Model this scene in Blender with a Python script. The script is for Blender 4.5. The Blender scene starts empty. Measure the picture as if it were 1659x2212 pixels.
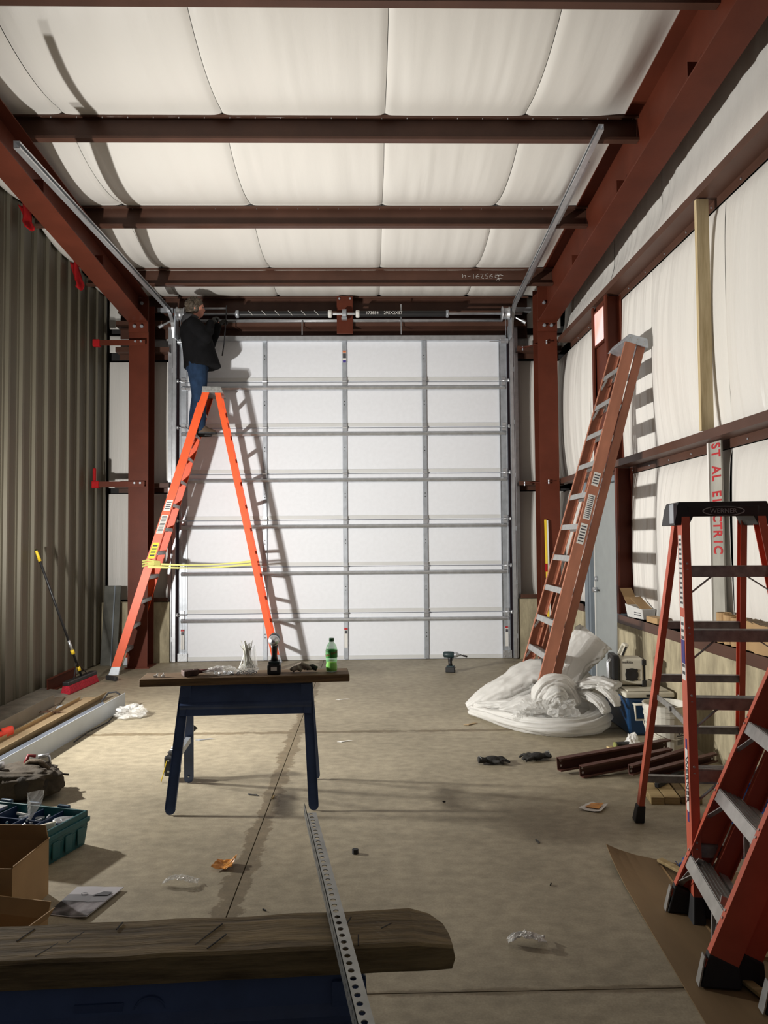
import bpy, bmesh, math, random
from mathutils import Vector, Matrix, noise
random.seed(7)
scene = bpy.context.scene
COL = scene.collection
PI = math.pi
def R(d): return math.radians(d)

# ------------------------------------------------------------------ camera, world, lights, exposure
cam = bpy.data.cameras.new('camera')
cam.sensor_fit = 'VERTICAL'; cam.sensor_height = 36.0
cam.lens = 1640.0 / 2212.0 * 36.0
cam.clip_start = 0.02
camo = bpy.data.objects.new('camera', cam); COL.objects.link(camo)
camo.matrix_world = (Matrix.Translation((0, 0, 1.54)) @ Matrix.Rotation(-R(1.13), 4, 'Z')
                     @ Matrix.Rotation(PI / 2 + math.atan(64 / 1640), 4, 'X') @ Matrix.Rotation(-R(0.45), 4, 'Z'))
scene.camera = camo

world = bpy.data.worlds.new('world'); scene.world = world
world.use_nodes = True
bg = world.node_tree.nodes['Background']
bg.inputs[0].default_value = (0.80, 0.85, 1.0, 1); bg.inputs[1].default_value = 0.16

def work_light(loc, target, power, size, col, spread):
    l = bpy.data.lights.new('work_light', 'AREA'); l.shape = 'RECTANGLE'
    l.spread = R(spread); l.size = size; l.size_y = size * 0.7; l.energy = power; l.color = col
    o = bpy.data.objects.new('work_light', l); COL.objects.link(o)
    o.location = loc
    o.rotation_euler = (Vector(target) - Vector(loc)).to_track_quat('-Z', 'Y').to_euler()
# twin-head tripod work light standing by the left wall, just outside the frame
work_light((-3.12, 5.00, 1.28), (0.9, 6.1, 2.2), 265, 0.13, (1.0, 0.97, 0.915), 178)
work_light((-3.10, 5.42, 1.34), (1.2, 8.6, 2.6), 265, 0.13, (1.0, 0.97, 0.915), 150)

vs = scene.view_settings
vs.view_transform = 'Standard'; vs.look = 'None'; vs.gamma = 1.0; vs.use_curve_mapping = False
vs.exposure = -0.82

# ------------------------------------------------------------------ materials
MATS = {}
def _new(name):
    m = bpy.data.materials.new(name); m.use_nodes = True
    nt = m.node_tree; b = nt.nodes['Principled BSDF']
    return m, nt, b
def _noise(nt, scale, detail=5, stretch=(1, 1, 1), rough=.55):
    tc = nt.nodes.new('ShaderNodeTexCoord'); mp = nt.nodes.new('ShaderNodeMapping')
    mp.inputs['Scale'].default_value = stretch
    nt.links.new(tc.outputs['Object'], mp.inputs['Vector'])
    n = nt.nodes.new('ShaderNodeTexNoise'); n.inputs['Scale'].default_value = scale
    n.inputs['Detail'].default_value = detail; n.inputs['Roughness'].default_value = rough
    nt.links.new(mp.outputs[0], n.inputs['Vector'])
    return n
def _mixcol(nt, fac, a, b, lo=.3, hi=.7):
    r = nt.nodes.new('ShaderNodeValToRGB')
    r.color_ramp.elements[0].position = lo; r.color_ramp.elements[1].position = hi
    r.color_ramp.elements[0].color = (*a, 1); r.color_ramp.elements[1].color = (*b, 1)
    nt.links.new(fac, r.inputs[0]); return r
def lin(h):
    c = [int(h[i:i + 2], 16) / 255 for i in (0, 2, 4)]
    return tuple(x / 12.92 if x <= .04045 else ((x + .055) / 1.055) ** 2.4 for x in c)
def mat(name, col, rough=.6, metal=0., var=.12, vsc=6, bump=0., bs=60, stretch=(1, 1, 1), spec=.5, trans=0., alpha=1., emit=0., sss=0.):
    if name in MATS: return MATS[name]
    if isinstance(col, str): col = lin(col)
    m, nt, b = _new(name)
    b.inputs['Roughness'].default_value = rough; b.inputs['Metallic'].default_value = metal
    b.inputs['Specular IOR Level'].default_value = spec
    if trans: b.inputs['Transmission Weight'].default_value = trans
    if alpha < 1: b.inputs['Alpha'].default_value = alpha
    if var > 0:
        n = _noise(nt, vsc, 6, stretch)
        r = _mixcol(nt, n.outputs['Fac'], tuple(c * (1 - var) for c in col), tuple(min(1, c * (1 + var)) for c in col))
        nt.links.new(r.outputs[0], b.inputs['Base Color'])
    else:
        b.inputs['Base Color'].default_value = (*col, 1)
    if emit:
        b.inputs['Emission Color'].default_value = (*col, 1); b.inputs['Emission Strength'].default_value = emit
    if bump > 0:
        n2 = _noise(nt, bs, 4, stretch)
        bp = nt.nodes.new('ShaderNodeBump'); bp.inputs['Strength'].default_value = bump; bp.inputs['Distance'].default_value = .01
        nt.links.new(n2.outputs['Fac'], bp.inputs['Height']); nt.links.new(bp.outputs[0], b.inputs['Normal'])
    MATS[name] = m; return m

def floor_mat():
    m, nt, b = _new('concrete_floor')
    L = nt.links.new
    n1 = _noise(nt, .9, 8, rough=.62); n2 = _noise(nt, 14, 6, stretch=(.9, 1.25, 1)); n3 = _noise(nt, 120, 3)
    r1 = _mixcol(nt, n1.outputs['Fac'], (.268, .234, .168), (.41, .358, .258), .32, .68)
    r2 = _mixcol(nt, n2.outputs['Fac'], (.80, .79, .77), (1.08, 1.07, 1.05), .35, .65)
    r3 = _mixcol(nt, n3.outputs['Fac'], (.88, .88, .88), (1.06, 1.06, 1.06), .35, .65)
    m1 = nt.nodes.new('ShaderNodeMix'); m1.data_type = 'RGBA'; m1.blend_type = 'MULTIPLY'; m1.inputs[0].default_value = 1
    L(r1.outputs[0], m1.inputs[6]); L(r2.outputs[0], m1.inputs[7])
    m2 = nt.nodes.new('ShaderNodeMix'); m2.data_type = 'RGBA'; m2.blend_type = 'MULTIPLY'; m2.inputs[0].default_value = 1
    L(m1.outputs[2], m2.inputs[6]); L(r3.outputs[0], m2.inputs[7])
    # damp stains hugging the saw cuts (object space: the cuts run at x=-0.6 and y=6.23, 2.65)
    tc = nt.nodes.new('ShaderNodeTexCoord'); sx = nt.nodes.new('ShaderNodeSeparateXYZ'); L(tc.outputs['Object'], sx.inputs[0])
    nb = _noise(nt, 5.5, 7, rough=.7)
    def M(op, a, bb):
        q = nt.nodes.new('ShaderNodeMath'); q.operation = op
        for i, v in enumerate((a, bb)):
            if v is None: continue
            if isinstance(v, (int, float)): q.inputs[i].default_value = v
            else: L(v, q.inputs[i])
        return q.outputs[0]
    def band(coord, at, w0, w1):
        d = M('ABSOLUTE', M('SUBTRACT', coord, at), None)
        w = M('ADD', M('MULTIPLY', M('SUBTRACT', nb.outputs['Fac'], .32), w1), w0)
        mr = nt.nodes.new('ShaderNodeMapRange'); mr.clamp = True
        L(M('SUBTRACT', d, w), mr.inputs[0])
        mr.inputs[1].default_value = -.006; mr.inputs[2].default_value = .006; mr.inputs[3].default_value = 1; mr.inputs[4].default_value = 0
        return mr.outputs[0]
    s = M('MAXIMUM', band(sx.outputs[0], -.6, .012, .24), M('MAXIMUM', band(sx.outputs[1], 6.23, .008, .16), band(sx.outputs[1], 2.65, .004, .07)))
    m3 = nt.nodes.new('ShaderNodeMix'); m3.data_type = 'RGBA'; m3.blend_type = 'MULTIPLY'
    L(M('MULTIPLY', s, .95), m3.inputs[0]); L(m2.outputs[2], m3.inputs[6]); m3.inputs[7].default_value = (.56, .51, .44, 1)
    L(m3.outputs[2], b.inputs['Base Color'])
    rr = nt.nodes.new('ShaderNodeMapRange'); L(n1.outputs['Fac'], rr.inputs[0]); rr.inputs[3].default_value = .72; rr.inputs[4].default_value = .5
    L(rr.outputs[0], b.inputs['Roughness'])
    bp = nt.nodes.new('ShaderNodeBump'); bp.inputs['Strength'].default_value = .13; bp.inputs['Distance'].default_value = .01
    L(n2.outputs['Fac'], bp.inputs['Height']); L(bp.outputs[0], b.inputs['Normal'])
    MATS['floor'] = m; return m
def wood_mat(name, a, b_, stretch, sc=6, bump=.3, rough=.75):
    m, nt, b = _new(name)
    n = _noise(nt, sc, 8, stretch, .65)
    r = _mixcol(nt, n.outputs['Fac'], lin(a), lin(b_), .3, .7)
    nt.links.new(r.outputs[0], b.inputs['Base Color']); b.inputs['Roughness'].default_value = rough
    bp = nt.nodes.new('ShaderNodeBump'); bp.inputs['Strength'].default_value = bump; bp.inputs['Distance'].default_value = .01
    nt.links.new(n.outputs['Fac'], bp.inputs['Height']); nt.links.new(bp.outputs[0], b.inputs['Normal'])
    MATS[name] = m; return m
def film_mat(name, col, tl=.4, alpha=.9, rough=.45, bump=.25, bs=(40, 1)):
    m, nt, b = _new(name)
    out = nt.nodes['Material Output']
    n = _noise(nt, bs[0], 5, (1, 1, bs[1]))
    b.inputs['Base Color'].default_value = (*col, 1); b.inputs['Roughness'].default_value = rough; b.inputs['Alpha'].default_value = alpha
    t = nt.nodes.new('ShaderNodeBsdfTranslucent'); t.inputs[0].default_value = (*col, 1)
    mx = nt.nodes.new('ShaderNodeMixShader'); mx.inputs[0].default_value = tl
    bp = nt.nodes.new('ShaderNodeBump'); bp.inputs['Strength'].default_value = bump; bp.inputs['Distance'].default_value = .01
    nt.links.new(n.outputs['Fac'], bp.inputs['Height']); nt.links.new(bp.outputs[0], b.inputs['Normal'])
    nt.links.new(b.outputs[0], mx.inputs[1]); nt.links.new(t.outputs[0], mx.inputs[2]); nt.links.new(mx.outputs[0], out.inputs[0])
    MATS[name] = m; return m

FLOOR = floor_mat()
STEEL = mat('red_oxide_steel', (.104, .025, .013), .5, var=.16, vsc=3, bump=.05, bs=90, spec=.18)
STEELB = mat('brown_purlin_steel', (.085, .040, .027), .45, var=.16, vsc=3, bump=.05, bs=90, spec=.3)
VINYL = mat('white_vinyl_facing', (.765, .745, .705), .42, var=.03, vsc=2, bump=.35, bs=45, stretch=(1, 1, .06))
VINYLC = mat('white_vinyl_roof_facing', (.725, .705, .665), .40, var=.03, vsc=2, bump=.10, bs=30, stretch=(1, .12, 1))
LINER = mat('grey_ribbed_metal', (.125, .112, .080), .5, var=.15, vsc=1.5, bump=.04, stretch=(1, 1, .4))
STEM = wood_mat('board_formed_concrete', '857c66', 'bdb294', (1.5, 1.5, .45), 7, .5, .85)
DARK = mat('dark_backing', (.03, .028, .028), .8, var=.2)
GALV = mat('galvanised_steel', (.60, .62, .65), .36, .8, var=.12, vsc=14)
GALVD = mat('dull_galvanised_steel', (.44, .47, .51), .45, .6, var=.15, vsc=12)
DOORW = mat('white_door_panel', (.775, .80, .85), .55, var=.025, vsc=20, bump=.05, bs=140)
DOORL = mat('white_door_rail', (.62, .63, .63), .5, var=.03)
BLACK = mat('black_plastic', (.012, .012, .013), .45, var=.2)
RUBBER = mat('black_rubber', (.02, .02, .022), .7, var=.2)
ALU = mat('aluminium', (.46, .46, .45), .42, .75, var=.15, vsc=20)
ALUD = mat('worn_aluminium', (.30, .30, .29), .5, .6, var=.25, vsc=30)
ORANGE = mat('orange_fibreglass', (.83, .10, .018), .45, var=.08, vsc=8)
REDF = mat('red_orange_fibreglass', (.54, .105, .056), .5, var=.10, vsc=8)
BROWNF = mat('faded_orange_fibreglass', (.37, .145, .085), .65, var=.2, vsc=9, stretch=(1, 1, .3))
WHITE = mat('white_paper', (.75, .74, .71), .7, var=.05)
YELLOW = mat('yellow', (.80, .56, .03), .5, var=.06)
BLUEST = mat('dark_blue_painted_steel', (.045, .075, .17), .42, var=.3, vsc=5, bump=.05)
PLANK = wood_mat('weathered_plank', '3c2c1a', '7a6040', (1.2, 14, 14), 3, .5)
TIMBER = wood_mat('dark_weathered_timber', '43341f', 'a08a60', (1.0, 11, 11), 3.2, .9)
PINE = wood_mat('pine', 'a8946c', 'dccaa4', (7, 7, .5), 4, .15)
PINEX = wood_mat('pine_blocks', '8a7448', 'c8b182', (.8, 9, 9), 4, .2)
KRAFT = mat('kraft_cardboard', (.42, .27, .13), .8, var=.10, vsc=5, bump=.05, bs=30)
KRAFTD = mat('brown_cardboard_sheet', (.205, .132, .062), .8, var=.25, vsc=3, bump=.12, bs=18, stretch=(1, .25, 1))
FOAM = film_mat('white_foam_film', (.86, .85, .82), .35, .84, .5, .25, (30, 1))
CLEAR = film_mat('clear_crumpled_film', (.86, .86, .84), .06, .30, .10, .9, (30, 1))
RED = mat('red_cloth', (.36, .010, .012), .8, var=.3, spec=.2)
SKIN = mat('skin', (.52, .22, .15), .5, var=.1)
HAIR = mat('grey_brown_hair', (.085, .065, .045), .7, var=.6, vsc=45, bump=.8, bs=60)
JACKET = mat('black_jacket', (.006, .006, .007), .95, var=.3, vsc=9, bump=.5, bs=14, spec=.15)
JEANS = mat('blue_denim', (.015, .033, .072), .95, var=.35, vsc=10, bump=.3, bs=40, spec=.2)
BOOT = mat('brown_leather', (.07, .045, .028), .6, var=.3)
CREAM = mat('cream_plastic', (.58, .55, .46), .5, var=.12, vsc=10)
BLUEP = mat('blue_plastic', (.010, .045, .12), .35, var=.15)
BUCKET = mat('white_pail_plastic', (.66, .64, .56), .45, var=.15, vsc=8)
TEAL = mat('teal_plastic', (.012, .10, .115), .45, var=.2, vsc=6)
BAGCLOTH = mat('brown_canvas', (.055, .042, .028), .85, var=.4, vsc=12, bump=.5, bs=30)
GREY = mat('grey_paint', (.27, .29, .29), .5, var=.06)
GREYB = mat('blue_grey_paint', (.17, .20, .23), .5, var=.08)
TARP = mat('blue_tarp', (.012, .075, .30), .45, var=.2, bump=.5, bs=14)
GLOVE = mat('black_glove', (.016, .015, .013), .8, var=.4, bump=.4)
STICK = mat('white_sticker', (.72, .71, .68), .6, var=.03)
INK = mat('dark_ink', (.06, .06, .07), .7, var=0)
REDINK = mat('red_ink', (.42, .018, .022), .7, var=.15)

# ------------------------------------------------------------------ mesh helpers
class MB:
    def __init__(s): s.v = []; s.f = []
    def add(s, vs, fs, T=None):
        o = len(s.v)
        s.v += [tuple(T @ Vector(p)) if T is not None else tuple(p) for p in vs]
        s.f += [tuple(o + i for i in f) for f in fs]; return s
    def box(s, x0, x1, y0, y1, z0, z1, T=None):
        return s.add([(x0, y0, z0), (x1, y0, z0), (x1, y1, z0), (x0, y1, z0), (x0, y0, z1), (x1, y0, z1), (x1, y1, z1), (x0, y1, z1)],
                     [(3, 2, 1, 0), (4, 5, 6, 7), (0, 1, 5, 4), (1, 2, 6, 5), (2, 3, 7, 6), (3, 0, 4, 7)], T)
    def cbox(s, c, d, T=None):
        return s.box(c[0] - d[0] / 2, c[0] + d[0] / 2, c[1] - d[1] / 2, c[1] + d[1] / 2, c[2] - d[2] / 2, c[2] + d[2] / 2, T)
    def hexa(s, lo, hi):       # two quads (lists of 4 points)
        return s.add(list(lo) + list(hi), [(3, 2, 1, 0), (4, 5, 6, 7), (0, 1, 5, 4), (1, 2, 6, 5), (2, 3, 7, 6), (3, 0, 4, 7)])
    def bar(s, p0, p1, w, h, up=(0, 0, 1)):
        p0, p1 = Vector(p0), Vector(p1); d = (p1 - p0).normalized(); u = Vector(up)
        a = d.cross(u)
        if a.length < 1e-4: a = d.cross(Vector((1, 0, 0)))
        a.normalize(); b = a.cross(d)
        q = lambda p: [p - a * w / 2 - b * h / 2, p + a * w / 2 - b * h / 2, p + a * w / 2 + b * h / 2, p - a * w / 2 + b * h / 2]
        return s.hexa(q(p0), q(p1))
    def tube(s, pts, r, n=8, flat=1.0, up=(0, 0, 1)):
        pts = [Vector(p) for p in pts]; m = len(pts)
        rs = r if isinstance(r, (list, tuple)) else [r] * m
        vs = []; prev = None
        for i, p in enumerate(pts):
            d = (pts[min(i + 1, m - 1)] - pts[max(i - 1, 0)]).normalized()
            if prev is None:
                a = d.cross(Vector(up))
                if a.length < 1e-3: a = d.cross(Vector((1, 0, 0)))
            else: a = prev - d * prev.dot(d)
            a.normalize(); prev = a; b = a.cross(d)
            for k in range(n):
                t = 2 * PI * k / n
                vs.append(p + a * math.cos(t) * rs[i] + b * math.sin(t) * rs[i] * flat)
        fs = [(i * n + k, i * n + (k + 1) % n, (i + 1) * n + (k + 1) % n, (i + 1) * n + k) for i in range(m - 1) for k in range(n)]
        fs.append(tuple(range(n))[::-1]); fs.append(tuple((m - 1) * n + k for k in range(n)))
        return s.add(vs, fs)
    def cyl(s, p0, p1, r0, r1=None, n=14): return s.tube([p0, p1], [r0, r0 if r1 is None else r1], n)
    def prism(s, poly, p0, p1, ux, uy):
        p0, p1, ux, uy = Vector(p0), Vector(p1), Vector(ux), Vector(uy); n = len(poly)
        vs = [p0 + ux * a + uy * b for a, b in poly] + [p1 + ux * a + uy * b for a, b in poly]
        fs = [(k, (k + 1) % n, n + (k + 1) % n, n + k) for k in range(n)] + [tuple(range(n))[::-1], tuple(range(n, 2 * n))]
        return s.add(vs, fs)
    def lathe(s, prof, n=20, T=None, cap=True):
        m = len(prof); vs = [(r * math.cos(2 * PI * k / n), r * math.sin(2 * PI * k / n), z) for r, z in prof for k in range(n)]
        fs = [(i * n + k, i * n + (k + 1) % n, (i + 1) * n + (k + 1) % n, (i + 1) * n + k) for i in range(m - 1) for k in range(n)]
        if cap: fs += [tuple(range(n))[::-1], tuple((m - 1) * n + k for k in range(n))]
        return s.add(vs, fs, T)
    def grid(s, nu, nv, fn, close=False):
        vs = [fn(i / nu, j / nv) for i in range(nu + 1) for j in range(nv + 1)]
        return s.add(vs, [(i * (nv + 1) + j, (i + 1) * (nv + 1) + j, (i + 1) * (nv + 1) + j + 1, i * (nv + 1) + j + 1) for i in range(nu) for j in range(nv)])
    def loft(s, rings):
        n = len(rings[0]); m = len(rings); vs = [p for r in rings for p in r]
        fs = [(i * n + k, i * n + (k + 1) % n, (i + 1) * n + (k + 1) % n, (i + 1) * n + k) for i in range(m - 1) for k in range(n)]
        fs += [tuple(range(n))[::-1], tuple((m - 1) * n + k for k in range(n))]
        return s.add(vs, fs)
    def sphere(s, c, r, nu=12, nv=8, T=None):
        c = Vector(c); rr = Vector(r) if hasattr(r, '__len__') else Vector((r, r, r))
        prof = [(math.sin(PI * j / nv), -math.cos(PI * j / nv)) for j in range(nv + 1)]
        prof[0] = (.02, -1); prof[-1] = (.02, 1)
        TT = Matrix.Translation(c) @ Matrix.Diagonal((rr.x, rr.y, rr.z, 1))
        return s.lathe(prof, nu, (T @ TT) if T is not None else TT)
    def build(s, name, m, parent=None, smooth=False, bevel=0, solid=0, loc=None, rot=None, remesh=0, sub=0, recalc=True):
        me = bpy.data.meshes.new(name); me.from_pydata(s.v, [], s.f); me.update()
        if recalc:
            b = bmesh.new(); b.from_mesh(me); bmesh.ops.recalc_face_normals(b, faces=b.faces); b.to_mesh(me); b.free()
        me.materials.append(m)
        if smooth: me.polygons.foreach_set('use_smooth', [True] * len(me.polygons))
        o = bpy.data.objects.new(name, me); COL.objects.link(o)
        if parent is not None: o.parent = parent
        if loc is not None: o.location = loc
        if rot is not None: o.rotation_euler = rot
        if remesh:
            q = o.modifiers.new('r', 'REMESH'); q.mode = 'VOXEL'; q.voxel_size = remesh; q.use_smooth_shade = True
            q = o.modifiers.new('s', 'SMOOTH'); q.factor = .6; q.iterations = 4
        if solid:
            q = o.modifiers.new('t', 'SOLIDIFY'); q.thickness = solid; q.offset = 0
        if sub:
            q = o.modifiers.new('u', 'SUBSURF'); q.levels = sub; q.render_levels = sub
        if bevel:
            q = o.modifiers.new('b', 'BEVEL'); q.width = bevel; q.segments = 2; q.limit_method = 'ANGLE'
        return o
def tag(o, label, cat, group=None, kind=None):
    if label: o['label'] = label
    if cat: o['category'] = cat
    if group: o['group'] = group
    if kind: o['kind'] = kind
    return o
def thing(name, label, cat, loc=(0, 0, 0), rz=0, group=None, kind=None, M=None):
    o = bpy.data.objects.new(name, None); o.empty_display_size = .1; COL.objects.link(o)
    if M is not None: o.matrix_world = M
    else: o.location = loc; o.rotation_euler = (0, 0, rz)
    return tag(o, label, cat, group, kind)
def copy_tree(o, parent=None):
    c = o.copy(); COL.objects.link(c)
    if parent is not None: c.parent = parent
    for ch in o.children: copy_tree(ch, c)
    return c
def text(name, s, size, T, m, parent=None, ext=.0006, ax='CENTER', bold=0.):
    cu = bpy.data.curves.new('txt', 'FONT'); cu.body = s; cu.size = size; cu.extrude = ext
    cu.offset = bold; cu.align_x = ax; cu.align_y = 'CENTER'
    t = bpy.data.objects.new('txt', cu); COL.objects.link(t)
    dg = bpy.context.evaluated_depsgraph_get()
    me = bpy.data.meshes.new_from_object(t.evaluated_get(dg)); me.name = name
    bpy.data.objects.remove(t); bpy.data.curves.remove(cu)
    me.transform(T); me.materials.clear(); me.materials.append(m)
    o = bpy.data.objects.new(name, me); COL.objects.link(o)
    if parent is not None: o.parent = parent
    return o
def fr(loc, x, y):     # frame with given local x and y axes
    x = Vector(x).normalized(); y = Vector(y).normalized(); z = x.cross(y).normalized(); y = z.cross(x)
    m = Matrix((x, y, z)).transposed().to_4x4(); m.translation = Vector(loc); return m
def cprof(h, b, lip, t):   # C section: web along y (height h) at x=0, flanges to +x
    return [(0, 0), (b, 0), (b, lip), (b - t, lip), (b - t, t), (t, t), (t, h - t), (b - t, h - t), (b - t, h - lip), (b, h - lip), (b, h), (0, h)]
def zprof(d, f, t):        # Z section: web along x (depth d); inner flange up at x=0, outer flange down at x=d
    return [(0, 0), (d - t, 0), (d - t, -f), (d, -f), (d, t), (t, t), (t, f), (0, f)]
def roof(y): return 4.84 + .068 * (9.6 - y)
def sm(a, b, x):
    t = max(0, min(1, (x - a) / (b - a))); return t * t * (3 - 2 * t)
def nz(x, y, z=0.): return noise.noise(Vector((x, y, z)))
# ================================================================== SETTING
YB = -2.6      # how far the bay goes on behind the camera
def struct(name, mb, m, label, cat, **k):
    o = mb.build(name, m, **k); return tag(o, label, cat, None, 'structure')

# floor: slabs parted by saw cuts
fl = struct('floor', MB().box(-3.7, 2.75, YB, 10.4, -.16, -.06), DARK, 'concrete slab floor with saw cut joints and damp stains', 'floor')
xs = [-3.66, -.6, 2.62]; ysj = [YB, -.93, 2.65, 6.23, 10.35]
for i in range(2):
    for j in range(4):
        MB().box(xs[i] + .0025, xs[i + 1] - .0025, ysj[j] + .0025, ysj[j + 1] - .0025, -.06, 0).build('slab', FLOOR, fl)

# ceiling: roof deck with sagging insulation blankets between the purlins
PUR = [-2.7, -1.2, .28, 1.76, 3.25, 4.72, 6.19, 7.68, 9.16]
ce = MB(); ce.hexa([(-3.7, YB, roof(YB) + .10), (2.8, YB, roof(YB) + .10), (2.8, 10.4, roof(10.4) + .10), (-3.7, 10.4, roof(10.4) + .10)],
                   [(-3.7, YB, roof(YB) + .14), (2.8, YB, roof(YB) + .14), (2.8, 10.4, roof(10.4) + .14), (-3.7, 10.4, roof(10.4) + .14)])
ce = struct('ceiling', ce, DARK, 'sloping roof lined with white sagging insulation blankets', 'ceiling')
RX = (-2.875, 2.28)
SX = [-3.46, -2.5, -1.19, .155, 1.325, 2.62]
lines = PUR + [10.06]
for k in range(5):
    def f(u, v, k=k):
        a, b = SX[k], SX[k + 1]
        x = a + .002 + (b - a - .004) * u; y = YB + (10.05 - YB) * v
        i = max([q for q in range(len(lines) - 1) if lines[q] <= y + 1e-6] or [0])
        t = max(0., min(1., (y - lines[i]) / (lines[i + 1] - lines[i])))
        near = abs(x - RX[1])
        sag = .135 * 4 * t * (1 - t) * (lines[i + 1] - lines[i]) / 1.48 * sm(.10, .42, near)
        e = min(u, 1 - u) * (b - a)
        w = (.010 * nz(x * 6, y * .5, k) + .006 * nz(x * 17, y * .9, 5)) * sm(0, .3, t) * sm(1, .7, t)
        return Vector((x, y, roof(y) + .018 - sag + w + .022 * math.exp(-e / .02)))
    MB().grid(44, 96, f).build('insulation_blanket', VINYLC, ce, smooth=True)

# left wall: ribbed metal panels
wl = struct('wall_left', MB().box(-3.56, -3.50, YB, 10.3, 0, 5.2), DARK, 'tall wall of ribbed grey metal panels', 'wall')
RP = .298; y0 = 7.315 - RP * 33
n = 0
while y0 + 3 * RP * n < 10.2:
    ya = y0 + 3 * RP * n - RP / 2; n += 1
    pts = [(ya, 0)]
    for r_ in range(3):
        c = ya + RP * (r_ + .5)
        pts += [(c - .075, 0), (c - .07, .006), (c - .034, .006), (c - .018, .034), (c + .018, .034), (c + .034, .006), (c + .07, .006), (c + .075, 0)]
    pts.append((ya + 3 * RP - .002, .0)); pts = [p for p in pts if p[0] < 10.2]
    b = MB(); m_ = len(pts)
    for (zf) in (0, 1):
        for (yy, d) in pts: b.v.append((-3.485 + d, yy, .012 if zf == 0 else roof(yy) - .01))
    b.f = [(i, i + 1, m_ + i + 1, m_ + i) for i in range(m_ - 1)]
    b.build('metal_panel', LINER, wl, solid=.003)

# back wall (around the overhead door)
DX0, DX1, DZ = -2.515, 1.875, 4.27
wb = MB(); wb.box(-3.6, DX0 - .05, 10.25, 10.32, 0, 5.1); wb.box(DX1 + .07, 2.8, 10.25, 10.32, 0, 5.1); wb.box(DX0 - .05, DX1 + .07, 10.25, 10.32, DZ, 5.1)
wb = struct('wall_back', wb, DARK, 'end wall holding the white overhead door', 'wall')
def wall_sheet(axis, u0, u1, z0, z1, base, bulge, par, seed=0., amp=.008, nu=26, nv=30, topfn=None, flare=0.):
    def f(u, v):
        q = u0 + (u1 - u0) * u
        zt = topfn(q) if topfn else z1
        z = z0 + (zt - z0) * v
        d = -bulge * (4 * v * (1 - v)) ** .7 * (1 - .75 * abs(2 * u - 1) ** 4)
        d += amp * (nz(q * 9, z * .45, seed) + .8 * nz(q * 24, z * .8, seed + 3) + .4 * nz(q * 46, z * 1.4, seed + 6)) * sm(0, .06, v) * sm(1, .94, v)
        d += flare * sm(0, .55, v)
        return Vector((base + d, q, z)) if axis == 'x' else Vector((q, base + d, z))
    return MB().grid(nu, nv, f).build('insulation_blanket', VINYL, par, smooth=True)
for (a, b) in ((-3.47, -2.60), (1.96, 2.62)):
    for k, (z0, z1) in enumerate(((.80, 2.2), (2.28, 3.97), (4.10, 4.33), (4.42, 4.85))):
        wall_sheet('y', a, b, z0, z1, 10.17, .04, wb, a + k * 7, .010)
# jambs and concrete stem of the back wall
for (a, b) in ((DX0 - .075, DX0 - .02), (DX1 + .02, DX1 + .075)):
    MB().prism(cprof(.24, .055, .0, .006) if 0 else [(0, 0), (.055, 0), (.055, .24), (0, .24)], (a, 10.0, 0), (a, 10.0, 4.6), (1, 0, 0), (0, 1, 0)).build('door_jamb', STEEL, wb)
for (a, b) in ((-3.47, DX0 - .08), (DX1 + .08, 2.39)):
    MB().box(a, b, 9.93, 10.2, 0, .78).build('concrete_stem', STEM, wb)

# right wall
wr = struct('wall_right', MB().box(2.74, 2.80, YB, 10.3, 0, 5.3), DARK, 'side wall hung with white insulation over a concrete stem', 'wall')
edges = [10.12, 8.62, 8.04, 7.60, 6.72, 5.30, 3.90, 2.3, .6, -1.0, YB]
zones = [(.80, 2.180, None), (2.27, 3.965, None), (4.09, 5.0, lambda q: roof(q) - .03)]
for i in range(len(edges) - 1):
    a, b = edges[i + 1] + .002, edges[i] - .002
    for k, (z0, z1, tf) in enumerate(zones):
        if k == 0 and 7.36 < (a + b) / 2 < 8.62: continue
        if k == 1 and 7.62 < (a + b) / 2 < 8.0: continue
        if k == 2 and i % 2: continue
        bb = edges[i] - .002 if not (k == 0 and i == 3) else 7.35; aa = a if k != 2 else edges[min(i + 2, len(edges) - 1)] + .002
        wall_sheet('x', aa, bb, z0, z1, 2.575, .09 if b - a > 1 else .05, wr, i * 3.3 + k, .015, 60, 26, tf, .12 if k == 2 else 0.)
for (a, b) in ((YB, 7.36), (8.50, 10.2)):
    MB().box(2.40, 2.62, a, b, 0, .738).build('concrete_stem', STEM, wr)
MB().box(2.44, 2.46, 7.612, 8.02, 2.33, 3.575).build('infill_panel', STEEL, wr)
MB().box(2.44, 2.46, 7.612, 8.02, 3.965, 4.02).build('infill_panel', STEEL, wr)

# window high in the right wall, pink daylight behind it
w1 = thing('window_1', 'small high window glowing pink above the side door', 'window', (2.425, 7.815, 3.77), kind='structure')
mp, nt, b = _new('pink_lit_pane'); MATS['pane'] = mp
b.inputs['Base Color'].default_value = (.9, .5, .45, 1); b.inputs['Emission Strength'].default_value = 1.0; b.inputs['Roughness'].default_value = .3
n_ = _noise(nt, 2.2, 2); r_ = _mixcol(nt, n_.outputs['Fac'], (1.0, .42, .33), (1.0, .80, .86), .4, .6); nt.links.new(r_.outputs[0], b.inputs['Emission Color'])
MB().box(-.004, .004, -.175, .175, -.18, .18).build('pane', mp, w1)
fb = MB()
for (a, bb, c, d) in ((-.19, -.172, -.19, .19), (.172, .19, -.19, .19), (-.19, .19, -.19, -.172), (-.19, .19, .172, .19)): fb.box(-.012, .012, a, bb, c, d)
fb.build('window_frame', STEEL, w1)

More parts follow.
